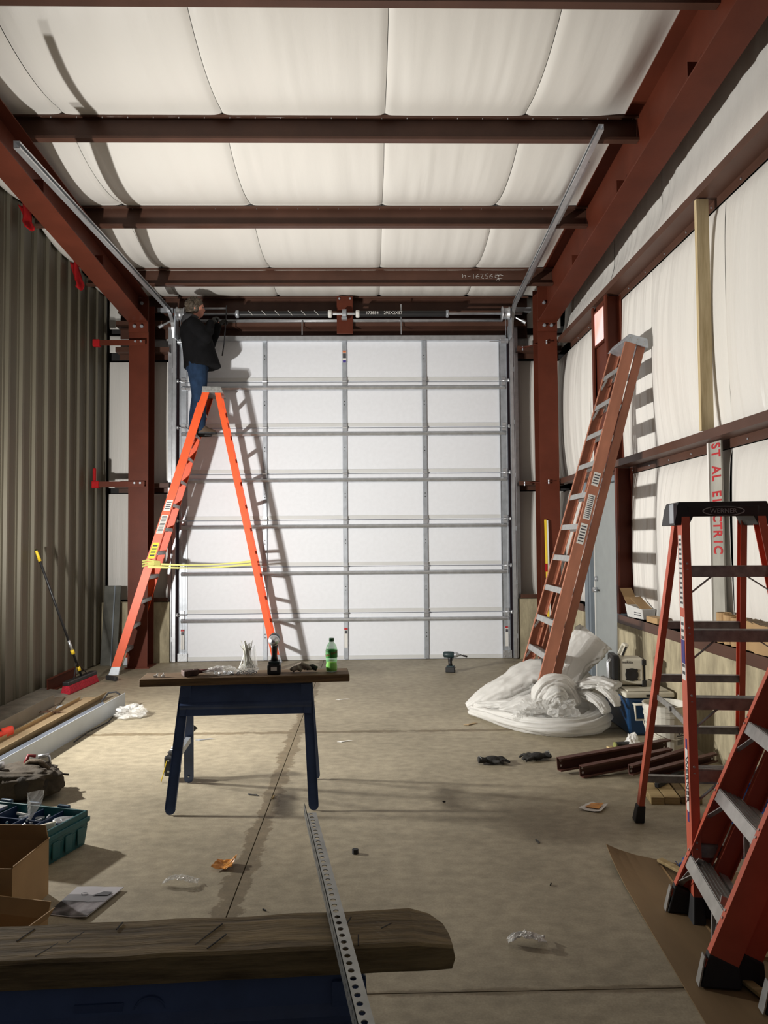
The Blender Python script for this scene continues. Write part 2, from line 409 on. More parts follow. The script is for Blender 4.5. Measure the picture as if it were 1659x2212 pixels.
# grey personnel door in the right wall
d2 = thing('door_2', 'grey steel side door with lever handle behind the faded ladder', 'door', (2.47, 7.9, 0), kind='structure')
MB().box(0, .045, -.47, .40, .01, 2.12).build('leaf', GREY, d2, bevel=.004)
fm = MB(); fm.box(-.05, .10, .405, .46, 0, 2.18); fm.box(-.05, .10, -.53, -.475, 0, 2.18); fm.box(-.05, .10, -.475, .405, 2.125, 2.18)
fm.build('frame', GREYB, d2, bevel=.004)
MB().box(-.06, .10, .46, .58, 0, 2.18).build('side_panel', GREYB, d2)
MB().box(-.008, .0, .385, .398, .01, 2.12).build('weatherstrip', STICK, d2)
hb = MB(); hb.cyl((0, .31, 1.0), (-.05, .31, 1.0), .028); hb.bar((-.05, .32, 1.0), (-.05, .20, 1.0), .02, .02); hb.cyl((0, .31, 1.12), (-.025, .31, 1.12), .028)
hb.build('door_handle', GALV, d2, smooth=True)
tb = MB(); tb.box(-.004, 0, .10, .20, 1.85, 1.98); tb.build('notice', STICK, d2)
tb = MB(); tb.bar((-.02, .05, 2.05), (-.02, .30, 2.08), .05, .05); tb.bar((-.03, .02, 2.05), (-.05, .25, 2.10), .015, .01); tb.build('door_closer', GALVD, d2)

# ------------------------------------------------------------------ overhead door
d1 = thing('door_1', 'white sectional overhead door with galvanised stiles and struts', 'door', (0, 0, 0), kind='structure')
SH = DZ / 7; ST = [-1.365, -.312, .742]
hinge = MB(); hinge.box(-.028, .028, -.012, 0, -.055, -.012); hinge.box(-.028, .028, -.012, 0, .012, .05); hinge.cyl((-.03, -.014, 0), (.03, -.014, 0), .010, n=8)
for k in range(7):
    z0, z1 = k * SH, (k + 1) * SH
    sec = MB().box(DX0 + .03, DX1 - .03, 10.0, 10.045, z0 + .004, z1 - .004).build('section', DOORW, d1)
    rl = MB(); rl.box(DX0 + .03, DX1 - .03, 9.990, 9.999, z0 + .012, z0 + .058); rl.build('bottom_rail', DOORL, sec)
    rl = MB(); rl.box(DX0 + .03, DX1 - .03, 9.990, 9.999, z1 - .070, z1 - .012); rl.build('top_rail', DOORW, sec)
    for x in ST:
        b = MB(); b.prism([(-.03, 0), (-.024, -.014), (.024, -.014), (.03, 0)], (x, 9.989, z0 + .012), (x, 9.989, z1 - .014), (1, 0, 0), (0, 1, 0))
        st = b.build('stile', GALVD, sec)
        hb = MB()
        for dz in (.30, .345): hb.cyl((x, 9.978, z0 + dz), (x, 9.973, z0 + dz), .007, n=8)
        hb.build('stile_holes', BLACK, sec)
    for x, sgn in ((DX0 + .085, 1), (DX1 - .085, -1)):
        b = MB(); b.box(x - .052, x + .052, 9.982, 9.989, z0 + .006, z1 - .006); b.box(x - .052, x - .046, 9.97, 9.982, z0 + .006, z1 - .006); b.build('end_stile', GALVD, sec)
    if k < 6:
        for x in [DX0 + .08] + ST + [DX1 - .08]:
            h = MB(); T = Matrix.Translation((x, 9.974, z1)); h.add(hinge.v, hinge.f, T); h.build('hinge', GALV, sec)
        # strut below the joint
        b = MB(); poly = [(.0, -.03), (-.028, -.022), (-.045, .0), (-.028, .022), (.0, .03), (.0, .026), (-.022, .016), (-.036, 0), (-.022, -.016), (.0, -.026)]
        b.prism([(y_, z_) for y_, z_ in poly], (DX0 + .06, 9.988, z1 - .085), (DX1 - .06, 9.988, z1 - .085), (0, 1, 0), (0, 0, 1)); b.build('strut', GALV, sec)
        for x in (DX0 + .03, DX1 - .03):
            b = MB(); sgn = -1 if x < 0 else 1
            b.cyl((x - sgn * .10, 9.955, z1), (x + sgn * .03, 9.925, z1), .008, n=8); b.cyl((x + sgn * .0, 9.93, z1), (x + sgn * .025, 9.925, z1), .024, n=12); b.build('roller', GALV, sec, smooth=True)
    else:
        b = MB(); b.box(DX0 + .06, DX1 - .06, 9.93, 9.99, z1 - .075, z1 - .06); b.box(DX0 + .06, DX1 - .06, 9.92, 9.935, z1 - .075, z1 - .012); b.box(DX0 + .06, DX1 - .06, 9.93, 9.99, z1 - .018, z1 - .008)
        b.build('top_strut', GALV, sec)
        for x in (DX0 + .07, DX1 - .07):
            b = MB(); b.box(x - .05, x + .05, 9.90, 9.98, z1 - .12, z1 - .06); b.cyl((x - .2 * (1 if x > 0 else -1), 9.90, z1 - .10), (x + .05 * (1 if x > 0 else -1), 9.90, z1 - .10), .007, n=8); b.build('top_bracket', GALV, sec)
        b = MB(); b.box(-.335, -.288, 9.970, 9.9745, z1 - .36, z1 - .20); s1 = b.build('warning_label', WHITE, sec)
        for (za, zb, mm) in ((-.225, -.20, mat('label_orange', (.6, .16, .05), .6, var=0)), (-.30, -.235, INK), (-.36, -.325, mat('label_violet', (.05, .03, .25), .6, var=0))):
            MB().box(-.333, -.290, 9.9685, 9.9700, z1 + za, z1 + zb).build('label_print', mm, sec)
    if k == 0:
        for x in (DX0 + .08, -.312, DX1 - .08):
            MB().box(x - .022, x + .022, 9.968, 9.9735, .16, .42).build('warning_label', STICK, sec)
            MB().box(x - .022, x + .022, 9.966, 9.968, .395, .42).build('label_print', REDINK, sec)
            MB().box(x - .016, x + .016, 9.966, 9.968, .345, .385).build('label_print', INK, sec)
        for x in (DX0 + .08, DX1 - .08):
            b = MB(); b.box(x - .06, x + .06, 9.955, 9.982, .01, .11)
            for q in (-.035, .035):
                for zz in (.03, .09): b.cyl((x + q, 9.955, zz), (x + q, 9.948, zz), .009, n=8)
            b.build('bottom_bracket', GALV, sec)
        MB().box(DX0 + .03, DX1 - .03, 10.0, 10.045, .0, .004).build('bottom_seal', RUBBER, sec)

# tracks
def track(side, pts, label):
    t = thing('door_track', label, 'track', (pts[0][0], pts[0][1], 0), group='overhead door tracks')
    L0 = Vector((pts[0][0], pts[0][1], 0))
    P = [Vector(p) - L0 for p in pts]
    prof = [(-.022, -.025), (.022, -.025), (.022, -.012), (.017, -.012), (.017, -.021), (-.017, -.021), (-.017, .021), (.017, .021), (.017, .012), (.022, .012), (.022, .025), (-.022, .025)]
    b = MB(); rings = []
    for i, p in enumerate(P):
        d = (P[min(i + 1, len(P) - 1)] - P[max(i - 1, 0)]).normalized()
        nrm = Vector((0, d.z, -d.y)).normalized() if abs(d.z) + abs(d.y) > 0 else Vector((0, 1, 0))
        ux = Vector((-side, 0, 0)); rings.append([p + ux * a + nrm * c for a, c in prof])
    b.loft(rings); b.build('rail', GALV, t)
    return t, L0
def curve(x, yv, ztop, r, endy, endz, x2):
    # vertical leg, bend, then the sloping leg towards the camera
    d = Vector((0, endy - (yv - r * .9), endz - (ztop + r * .9))); pts = [(x, yv, .01), (x, yv, 1.5), (x, yv, 3.0), (x, yv, ztop)]
    sl = math.atan2(endz - (ztop + r), yv - r - endy)
    a1 = PI / 2 - sl
    for k in range(1, 9):
        a = a1 * k / 8; pts.append((x, yv - r * (1 - math.cos(a)), ztop + r * math.sin(a)))
    q = pts[-1]; dirv = (-math.cos(sl), math.sin(sl)); Lh = (q[1] - endy) / math.cos(sl)
    for k in (.5, 1): pts.append((x + (x2 - x) * k, q[1] + dirv[0] * Lh * k, q[2] + dirv[1] * Lh * k))
    return pts
for side, x, x2, ztop, r_, ey, ez, lab in ((-1, -2.535, -2.385, 4.16, .36, 5.12, 4.265, 'galvanised door track left of the white door, curving up under the rafter'),
                                     (1, 1.895, 1.89, 4.20, .40, 5.95, 4.86, 'galvanised door track right of the white door, rising across the purlins')):
    pts = curve(x, 9.925, ztop, r_, ey, ez, x2)
    t, L0 = track(side, pts, lab)
    b = MB(); s = side
    b.box(x + s * .03, x + s * .036, 9.90, 9.998, .02, 4.45); b.box(x + s * .036, x + s * .10, 9.992, 9.998, .02, 4.45)
    ob = b.build('wall_angle', GALV, t); ob.location = -L0
    for z in (.3, 1.0, 1.7, 2.4, 3.1, 3.8):
        b = MB(); b.box(x + s * .022, x + s * .03, 9.905, 9.945, z - .03, z + .03); ob = b.build('track_bracket', GALVD, t); ob.location = -L0
    a, c = Vector(pts[-1]), Vector(pts[-3]); f0 = a + (c - a) * .16
    b = MB(); b.bar(f0 + Vector((s * .03, 0, .02)), c + Vector((s * .03, 0, .02)), .006, .06); b.bar(f0 + Vector((s * .055, 0, .048)), c + Vector((s * .055, 0, .048)), .05, .006)
    ob = b.build('hanger_angle', GALV, t); ob.location = -L0
    b = MB(); cx = Vector(pts[7]); b.cyl(cx + Vector((s * .03, 0, 0)), cx + Vector((s * .14, -.03, -.07)), .012, n=8); b.cyl(cx + Vector((s * .12, -.03, -.055)), cx + Vector((s * .17, -.035, -.09)), .022, n=8)
    ob = b.build('flag_bolt', GALV, t); ob.location = -L0
    b = MB(); b.bar((x + s * .02, 9.93, 4.60), (x + s * (.27 if s > 0 else .22), 9.93, 4.60), .05, .06); ob = b.build('track_brace', GALVD, t); ob.location = -L0

# torsion shaft with springs, cable drums and centre bracket
SY, SZ = 9.78, 4.505
ts = thing('torsion_shaft', 'galvanised torsion shaft with black springs above the overhead door', 'door shaft', (0, SY, SZ))
MB().cyl((-2.45, 0, 0), (2.02, 0, 0), .016, n=12).build('shaft', GALV, ts, smooth=True)
MB().cyl((-2.40, .125, -.052), (1.78, .125, -.052), .022, n=12).build('back_tube', GALV, ts, smooth=True)
for sx, (xa, xb) in (('r', (-.16, 1.02)), ('l', (-1.66, -.46))):
    prof = []; N = 90
    T = fr((xa, 0, 0), (0, 1, 0), (0, 0, 1))
    b = MB(); ln = xb - xa
    for k in range(N): prof += [(.036, ln * k / N), (.041, ln * (k + .5) / N)]
    prof.append((.036, ln)); b.lathe(prof, 14, T); sp = b.build('spring', BLACK, ts, smooth=True)
    if sx == 'r':
        text('spring_marking', '173854', .055, fr((.06, -.044, .0), (1, 0, 0), (0, 0, 1)), WHITE, sp); text('spring_marking', '295X2X57', .055, fr((.33, -.044, .0), (1, 0, 0), (0, 0, 1)), WHITE, sp)
    else:
        b = MB()
        for k in range(6): b.tube([(xa + .12 + .17 * k, -.040, .032), (xa + .15 + .17 * k, -.046, .0), (xa + .18 + .17 * k, -.040, -.030)], .003, 4)
        b.build('paint_stripe', WHITE, sp)
for x, w, m_ in ((-.13, .055, WHITE), (-.49, .055, WHITE), (1.04, .04, GALVD), (-1.69, .05, GALVD)):
    b = MB(); b.lathe([(.036, 0), (.050, .01), (.050, w - .01), (.036, w)], 16, fr((x - w / 2, 0, 0), (0, 1, 0), (0, 0, 1))); b.build('spring_cone', m_, ts, smooth=True)
for x in (1.80, -2.42):
    b = MB(); b.lathe([(.05, 0), (.092, .0), (.092, .012), (.075, .02), (.075, .085), (.088, .09), (.088, .105), (.03, .105)], 20, fr((x - .05, 0, 0), (0, 1, 0), (0, 0, 1))); b.build('cable_drum', GALV, ts, smooth=True)
    b = MB(); b.box(x + (.06 if x > 0 else -.075), x + (.075 if x > 0 else -.06), -.04, .20, -.32, .06); b.build('end_plate', GALVD, ts)
    b = MB(); s = -1 if x > 0 else 1; b.cyl((x, -.02, -.075), (x, .12, -4.42), .0025, n=5); b.build('lift_cable', GALVD, ts)
b = MB(); b.box(-.330, -.275, -.02, .10, -.05, .055); b.cyl((-.33, -.0, 0), (-.28, 0, 0), .05, n=16); b.box(-.34, -.27, -.03, .03, -.075, -.05); b.build('centre_bearing', GALVD, ts)

# ------------------------------------------------------------------ structural steel
def member(name, mb, m, label, cat='beam', group=None, loc=None):
    o = mb.build(name, m); return tag(o, label, cat, group)
ordn = ['sixth', 'fifth', 'fourth', 'third', 'second', 'nearest the door,']
plab = {9.16: 'brown roof purlin closest to the overhead door, with chalk writing', 7.68: 'brown roof purlin second from the overhead door',
        6.19: 'brown roof purlin third from the overhead door', 4.72: 'brown roof purlin cut by the top edge of the picture'}
for y in PUR:
    if y < 4.0: continue
    h = .205; zt = roof(y) + .003
    o = thing('purlin', plab[y], 'beam', (0, y, zt - h), group='roof purlins')
    b = MB(); b.prism([(-a, c) for a, c in cprof(h, .068, .022, .004)], (-3.40, .034, 0), (2.272, .034, 0), (0, 1, 0), (0, 0, 1)); b.build('span', STEELB, o)
    b = MB()
    for k in range(24): b.cyl((-2.6 + .21 * k, -.01, h - .006), (-2.6 + .21 * k, -.01, h - .022), .003, n=5)
    sc_ = b.build('roof_screws', GALV, o); sc_['kind'] = 'stuff'
    if y == 9.16:
        b = MB(); random.seed(3)
        pts = lambda L: [Vector((p[0], .027, p[1])) for p in L]
        def sq(x0, s): return b.tube([Vector((x0 + .05 * i / 2.0 * s, .0285, .12 + .03 * math.sin(i * 1.9 + x0 * 7))) for i in range(7)], .0022, 4)
        for g in ([(1.20, .15), (1.20, .10), (1.215, .135), (1.235, .135), (1.24, .10)], [(1.27, .12), (1.30, .125)], [(1.335, .15), (1.335, .095)], [(1.395, .15), (1.365, .125), (1.37, .10), (1.40, .10), (1.405, .12), (1.37, .122)],
                  [(1.42, .15), (1.455, .15), (1.43, .10), (1.46, .095)], [(1.515, .155), (1.485, .15), (1.485, .128), (1.515, .12), (1.505, .095), (1.48, .10)],
                  [(1.57, .15), (1.535, .13), (1.535, .10), (1.565, .10), (1.57, .12), (1.54, .125)], [(1.60, .15), (1.63, .15), (1.65, .125), (1.63, .10), (1.60, .11), (1.60, .13), (1.67, .14), (1.70, .13)],
                  [(1.64, .10), (1.655, .07), (1.635, .055), (1.615, .07), (1.63, .09), (1.69, .10)]):
            b.tube([Vector((x - .03, .027, z)) for x, z in g], .0025, 4)
        b.build('chalk_writing', WHITE, o)
    if y in (7.68, 9.16):
        pass
# rafters
for s, xc, lab in ((-1, -2.875, 'red oxide steel rafter on the left above the stepladder'), (1, 2.28, 'red oxide steel rafter on the right above the white insulation wall')):
    o = thing('rafter', lab, 'beam', (xc, 9.49, 4.31), group='roof rafters')
    dz = lambda y: .068 * (9.49 - y)
    ya, yb = 9.49, YB; H = roof(9.49) - 4.31 - (.225 if s < 0 else 0)
    def slab(x0, x1, z0, z1):
        return MB().hexa([(x0, 0, z0), (x1, 0, z0), (x1, 0, z1), (x0, 0, z1)], [(x0, yb - ya, z0 + dz(yb)), (x1, yb - ya, z0 + dz(yb)), (x1, yb - ya, z1 + dz(yb)), (x0, yb - ya, z1 + dz(yb))])
    slab(-.122, .122, 0, .012).build('bottom_flange', STEEL, o); slab(-.122, .122, H + .006, H + .016).build('top_flange', STEEL, o)
    slab(-.004, .004, .012, H + .006).build('web', STEEL, o)
    for yy in (-1.55, -3.02, -4.5, -6.0):
        z0 = dz(ya + yy); b = MB(); b.box(-.10, -.005, yy - .004, yy + .004, z0 + .013, z0 + .16) if s > 0 else b.box(.005, .10, yy - .004, yy + .004, z0 + .013, z0 + .16); b.build('gusset', STEEL, o)
    b = MB(); b.box(-.122, .122, -.012, .0, -.12, H); b.build('end_plate', STEEL, o)
    b = MB()
    for (x, z) in ((-.045, -.05), (.045, -.05), (-.045, .24), (.045, .24)): b.cyl((x, -.012, z), (x, -.035, z), .022, n=6); b.cyl((x, -.035, z), (x, -.05, z), .012, n=8)
    b.build('bolts', GALVD, o)
# columns
for s, xc, lab in ((-1, -2.875, 'red oxide steel column behind the orange stepladder'), (1, 2.28, 'red oxide steel column right of the overhead door')):
    o = thing('column', lab, 'column', (xc, 9.64, 0), group='end wall columns')
    top = 4.80 if s > 0 else 4.60
    MB().box(-.122, .122, -.14, -.128, .015, top).build('front_flange', STEEL, o); MB().box(-.122, .122, .128, .14, .015, top).build('back_flange', STEEL, o)
    MB().box(-.004, .004, -.128, .128, .015, top).build('web', STEEL, o); MB().box(-.15, .15, -.17, .17, 0, .015).build('base_plate', STEEL, o)
# right-wall girts
for z, lab in ((4.035, 'upper brown girt running along the white side wall'), (2.25, 'middle brown girt running along the white side wall')):
    o = thing('girt', lab, 'beam', (2.405, 3.5, z), group='side wall girts')
    MB().prism(zprof(.16, .065, .004), (0, 9.45 - 3.5, 0), (0, YB - 3.5, 0), (1, 0, 0), (0, 0, 1)).build('channel', STEELB, o)
    b = MB()
    for k in range(14): b.cyl((.150, 5.6 - .45 * k, -.035), (.156, 5.6 - .45 * k, -.035), .008, n=6)
    b.build('bolts', GALVD, o)
o = thing('base_girt', 'low brown girt on top of the concrete stem of the side wall', 'beam', (2.40, 3, .74))
b = MB(); b.prism([(0, 0), (.16, 0), (.16, .004), (.004, .004), (.004, .08), (0, .08)], (0, 4.34, 0), (0, YB - 3, 0), (1, 0, 0), (0, 0, 1)); b.build('channel', STEELB, o)
b = MB(); b.prism([(0, 0), (.16, 0), (.16, .004), (.004, .004), (.004, .08), (0, .08)], (0, 7.0, 0), (0, 5.52, 0), (1, 0, 0), (0, 0, 1)); b.build('channel', STEELB, o)
# framed-opening posts on the right wall
for y, z0, z1, lab in ((7.37, .825, 2.24, 'dark brown jamb post beside the grey side door'), (7.60, 2.32, 4.02, 'brown framing post right of the pink window'), (8.035, 2.32, 4.02, 'brown framing post left of the pink window')):
    o = MB().prism([(c, -a) for a, c in cprof(.16, .06, .018, .004)], (2.405, y, z0), (2.405, y, z1), (1, 0, 0), (0, 1, 0)).build('framing_post', STEEL)
    tag(o, lab, 'post', 'framed opening posts')
# end-wall girts beside and above the door
def hz(name, x0, x1, y, z, d, f, m, lab, grp='end wall girts'):
    o = MB().prism([(a, c) for a, c in zprof(d, f, .004)], (x0, y, z), (x1, y, z), (0, 1, 0), (0, 0, 1)).build(name, m); return tag(o, lab, 'beam', grp)
hz('girt', -3.30, -2.60, 9.90, 2.265, .17, .055, STEELB, 'lower brown end wall girt left of the overhead door')
hz('girt', -3.30, -2.60, 9.90, 4.045, .17, .065, STEELB, 'upper brown end wall girt left of the overhead door')
hz('girt', 1.97, 2.56, 9.90, 2.265, .17, .055, STEELB, 'lower brown end wall girt right of the overhead door')
hz('girt', 1.97, 2.56, 9.90, 4.045, .17, .065, STEELB, 'upper brown end wall girt right of the overhead door')
hz('sill_girt', -3.05, -2.60, 9.90, .79, .14, .05, STEELB, 'low brown sill girt left of the overhead door')
hz('sill_girt', 1.97, 2.40, 9.90, .79, .14, .05, STEELB, 'low brown sill girt right of the overhead door')
hz('header_girt', -3.30, 2.10, 9.92, 4.385, .22, .075, STEELB, 'brown header girt over the white overhead door')
o = MB().box(-3.30, 2.15, 10.10, 10.12, 4.27, 4.62).build('header_plate', STEELB); tag(o, 'dark brown header plate behind the torsion shaft', 'beam')
o = MB().prism([(-a, c) for a, c in cprof(.22, .09, .025, .005)], (-3.30, 10.08, 4.585), (2.15, 10.08, 4.585), (0, 1, 0), (0, 0, 1)).build('eave_strut', STEELB); tag(o, 'dark brown eave strut under the roof at the door wall', 'beam')
o = thing('centre_bracket', 'brown steel plate bracket carrying the middle of the torsion shaft', 'bracket', (-.30, 9.86, 4.27))
MB().box(-.105, .105, 0, .03, 0, .50).build('plate', STEEL, o, bevel=.004)
b = MB()
for x in (-.07, .07): b.cyl((x, 0, .46), (x, -.015, .46), .014, n=6)
b.build('bolts', GALVD, o)
for i, (x, w) in enumerate(((-.86, 'left'), (.44, 'right'))):
    o = MB().cyl((x, 9.87, 4.26), (x, 9.87, 4.66 if x > 0 else 4.44), .008, n=6).build('threaded_rod', GALV); tag(o, 'thin threaded rod hanging %s of the centre bracket' % w, 'rod', 'threaded rods')
# flange braces at the left column with red taped ends
for z, lab, zl in ((2.29, 'lower', .16), (4.06, 'upper', .0)):
    o = thing('girt_brace', '%s steel brace with a red taped end between metal wall and left column' % lab, 'brace', (-3.40, 9.44, z), group='taped braces')
    b = MB(); b.box(.03, .62, .0, .05, -.02, .02); b.box(.03, .62, .0, .004, -.05, -.02); b.build('angle', STEEL, o)
    b = MB(); b.box(-.03, .06, -.015, .065, -.06, .03)
    if zl: b.box(-.02, .02, .0, .03, .03, .03 + zl)
    b.build('red_tape', RED, o, bevel=.012)
    b = MB()
    for x in (.50, .57): b.cyl((x, 0, .0), (x, -.012, .0), .014, n=6)
    b.build('bolts', GALVD, o)
for x, z in ((2.0, 4.02), (2.0, 2.25)):
    o = thing('flange_brace', '%s flange brace bolted to the right column' % ('upper' if z > 3 else 'lower'), 'brace', (x, 9.47, z), group='right column braces')
    b = MB(); b.bar((.0, .33, .03), (.28, .0, .03), .05, .006); b.bar((.28, .0, .03), (.46, .12, .07), .05, .006); b.build('angle', STEEL, o)
    b = MB()
    for p in ((.02, .31, .0), (.26, .0, .0), (.44, .10, .03)): b.cyl(p, (p[0], p[1], p[2] + .05), .01, n=6)
    b.build('bolts', GALVD, o)
# red rags on the purlin stub ends
for y, ln, lab in ((7.45, .27, 'red tape hanging at the top of the metal wall nearer the camera'), (8.75, .34, 'red rag hanging at the top of the metal wall nearer the door')):
    z = roof(y) - .10
    def f(u, v, y=y, ln=ln, z=z): return Vector((-3.435 + .09 * u + .05 * v * nz(v * 3, y) + .06 * v, y - .03 + .04 * math.sin(u * 6 + v * 3) - .02 * v, z - ln * v * (1 - .25 * abs(u - .6))))
    o = MB().grid(8, 10, f).build('red_rag', RED, smooth=True, solid=.004); tag(o, lab, 'rag', 'red rags on purlin ends')
# ================================================================== LADDERS
def stepladder(label, M, H, fw, rw, yf, yr, nst, sp, rail, stepm, cap, foot, D=.085, Tk=.030, open_=True, group='stepladders', logo=None, bigfoot=False, ft=0., z0=0.):
    o = thing('stepladder', label, 'ladder', group=group, M=M)
    L = lambda a, z: a[0] + (a[1] - a[0]) * z / H
    ztop = H - .06
    for s in (1, -1):
        prof = [(s * Tk / 2, -D / 2), (-s * Tk / 2, -D / 2), (-s * Tk / 2, -D / 2 + .006), (s * (Tk / 2 - .005), -D / 2 + .006), (s * (Tk / 2 - .005), D / 2 - .006), (-s * Tk / 2, D / 2 - .006), (-s * Tk / 2, D / 2), (s * Tk / 2, D / 2)]
        b = MB(); b.prism(prof, (s * L(fw, .05), L(yf, .05), .05 + ft * yf[0]), (s * L(fw, ztop), L(yf, ztop), ztop), (1, 0, 0), (0, 1, 0))
        fr_ = b.build('front_rail', rail, o)
        prof2 = [(a * .8, c * .72) for a, c in prof]
        b = MB(); b.prism(prof2, (s * L(rw, .05), L(yr, .05), .05 + ft * yr[0]), (s * L(rw, ztop), L(yr, ztop), ztop), (1, 0, 0), (0, 1, 0))
        b.build('rear_rail', rail, o)
        for (w_, y_, d_, nm) in ((fw, yf, D, 'front_foot'), (rw, yr, D * .75, 'rear_foot')):
            b = MB(); fh = .10
            x, y, x2, y2 = s * w_[0], y_[0], s * L(w_, fh), L(y_, fh); g = .008; fh += ft * y; yo = .045 * ft
            b.hexa([(x - Tk / 2 - g, y + yo - d_ / 2 - g, ft * (y + yo - d_ / 2 - g)), (x + Tk / 2 + g, y + yo - d_ / 2 - g, ft * (y + yo - d_ / 2 - g)), (x + Tk / 2 + g, y + yo + d_ / 2 + g * 2, ft * (y + yo + d_ / 2 + g * 2)), (x - Tk / 2 - g, y + yo + d_ / 2 + g * 2, ft * (y + yo + d_ / 2 + g * 2))],
                   [(x2 - Tk / 2 - .003, y2 - d_ / 2 - .003, fh), (x2 + Tk / 2 + .003, y2 - d_ / 2 - .003, fh), (x2 + Tk / 2 + .003, y2 + d_ / 2 + .003, fh), (x2 - Tk / 2 - .003, y2 + d_ / 2 + .003, fh)])
            b.build(nm, foot, o, bevel=.006)
        b = MB()
        for k in range(1, nst + 1):
            z = k * sp + z0
            for dz in (-.014, .014): b.cyl((s * L(fw, z), L(yf, z) - D / 2, z + dz), (s * L(fw, z), L(yf, z) - D / 2 - .004, z + dz), .005, n=6)
        rv = b.build('rivets', ALU, o); rv['kind'] = 'stuff'
    for k in range(1, nst + 1):
        z = k * sp + z0; w = L(fw, z) - Tk * .25; y = L(yf, z)
        b = MB(); d = D * .46; b.box(-w, w, y - d, y + d, z - .004, z); b.box(-w, w, y - d, y - d + .004, z - .048, z - .004); b.box(-w, w, y + d - .004, y + d, z - .04, z - .004)
        for q in range(5): yy = y - d + .008 + q * (2 * d - .016) / 4; b.box(-w, w, yy - .004, yy + .004, z, z + .003)
        b.build('step', stepm, o)
        if k <= 3 or k >= nst - 1:
            for s in (1, -1):
                b = MB(); b.bar((s * (w - .10), y - d * .8, z - .045), (s * L(fw, z - .12), L(yf, z - .12) - d * .8, z - .13), .004, .018, up=(0, 1, 0)); b.build('step_brace', stepm, o)
        wr_ = L(rw, z) - Tk * .2; yy = L(yr, z)
        if k < nst or not open_:
            b = MB(); b.box(-wr_, wr_, yy - .012, yy + .012, z - .045, z - .012); b.box(-wr_, wr_, yy - .018, yy + .018, z - .012, z - .008); b.build('rear_bar', stepm, o)
    if open_:
        z = H * .42
        for s in (1, -1):
            a = Vector((s * (L(fw, z) - .005), L(yf, z), z)); c = Vector((s * (L(rw, z) - .005), L(yr, z), z)); m_ = (a + c) / 2 + Vector((0, 0, .01))
            b = MB(); b.bar(a, m_, .006, .028); b.bar(m_ + Vector((-s * .006, 0, 0)), c + Vector((-s * .006, 0, 0)), .006, .028); b.cyl(m_ - Vector((.012, 0, 0)), m_ + Vector((.012, 0, 0)), .012, n=8)
            b.build('spreader', stepm, o)
    # cap
    wc = fw[1] + (.045 if logo else .022); kk = 1 if open_ or D == .10 else .62; ya, yb = min(yf[1], yr[1]) - D * .75 * kk, max(yf[1], yr[1]) + D * .65 * kk
    if logo:
        b = MB(); b.hexa([(-wc, ya, H - .035), (wc, ya, H - .035), (wc, yb, H - .035), (-wc, yb, H - .035)], [(-wc + .012, ya + .006, H), (wc - .012, ya + .006, H), (wc - .012, yb - .006, H), (-wc + .012, yb - .006, H)])
        for s in (1, -1):
            b.hexa([(s * (wc + .012), ya - .002, H - .11), (s * (wc - .055), ya - .002, H - .11), (s * (wc - .055), yb, H - .11), (s * (wc + .012), yb, H - .11)][:: s], [(s * (wc - .002), ya, H - .03), (s * (wc - .095), ya, H - .03), (s * (wc - .095), yb - .002, H - .03), (s * (wc - .002), yb - .002, H - .03)][:: s])
        b.box(-wc + .05, wc - .05, ya - .001, ya + .008, H - .07, H - .02)
        c_ = b.build('top_cap', cap, o, bevel=.004)
        text('cap_logo', logo, .030, fr((0, ya - .002, H - .045), (1, 0, 0), (0, 0, 1)), mat('logo_grey', (.34, .34, .35), .5, var=0), c_)
        b = MB(); N = 28
        for sg in (1, -1):
            b.tube([Vector((.092 * math.cos(t), ya - .002, H - .045 + sg * .021 * math.sin(t))) for t in [PI * q / N for q in range(N + 1)]], [.0006 + .0022 * abs(math.cos(PI * q / N)) ** 2 for q in range(N + 1)], 4)
        b.build('cap_logo_ring', MATS['logo_grey'], c_)
        b = MB(); b.box(-wc - .014, -wc + .002, ya, ya + .07, H - .10, H - .01); b.build('cap_bracket', GALVD, o)
    else:
        b = MB(); b.hexa([(-wc, ya - .02, H - .075), (wc, ya - .02, H - .075), (wc, yb + .02, H - .075), (-wc, yb + .02, H - .075)], [(-wc, ya + .012, H), (wc, ya + .012, H), (wc, yb - .012, H), (-wc, yb - .012, H)])
        c_ = b.build('top_cap', cap, o, bevel=.004)
        b = MB()
        for s in (1, -1):
            for yy in (ya + .03, (ya + yb) / 2, yb - .03):
                for zz in (H - .06, H - .03): b.cyl((s * wc, yy, zz), (s * (wc + .004), yy, zz), .006, n=6)
        b.build('cap_rivets', ALU, o)
    return o, L
def rail_sticker(o, s, w, y, z0, z1, wd, m, face='web', D=.085, Tk=.03, lines=0):
    L = lambda a, z: a[0] + (a[1] - a[0]) * z / a[2]
    # quad lying on the outer web (face='web') or the front flange (face='front') of the front rail
    b = MB()
    def pt(z, q, off):
        if face == 'web': return Vector((s * (L(w, z) + Tk / 2 + off), L(y, z) + q * wd / 2, z))
        return Vector((s * L(w, z) + q * wd / 2, L(y, z) - D / 2 - off, z))
    b.hexa([pt(z0, -1, .0003), pt(z0, 1, .0003), pt(z1, 1, .0003), pt(z1, -1, .0003)], [pt(z0, -1, .0012), pt(z0, 1, .0012), pt(z1, 1, .0012), pt(z1, -1, .0012)])
    st = b.build('rail_sticker', m, o)
    if lines:
        b = MB(); dz = (z1 - z0) / (lines + 1)
        for k in range(1, lines + 1):
            z = z0 + dz * k
            b.hexa([pt(z - dz * .22, -.75, .0013), pt(z - dz * .22, .75, .0013), pt(z + dz * .22, .75, .0013), pt(z + dz * .22, -.75, .0013)], [pt(z - dz * .22, -.75, .0018), pt(z - dz * .22, .75, .0018), pt(z + dz * .22, .75, .0018), pt(z + dz * .22, -.75, .0018)])
        b.build('sticker_print', INK, st)
    return st

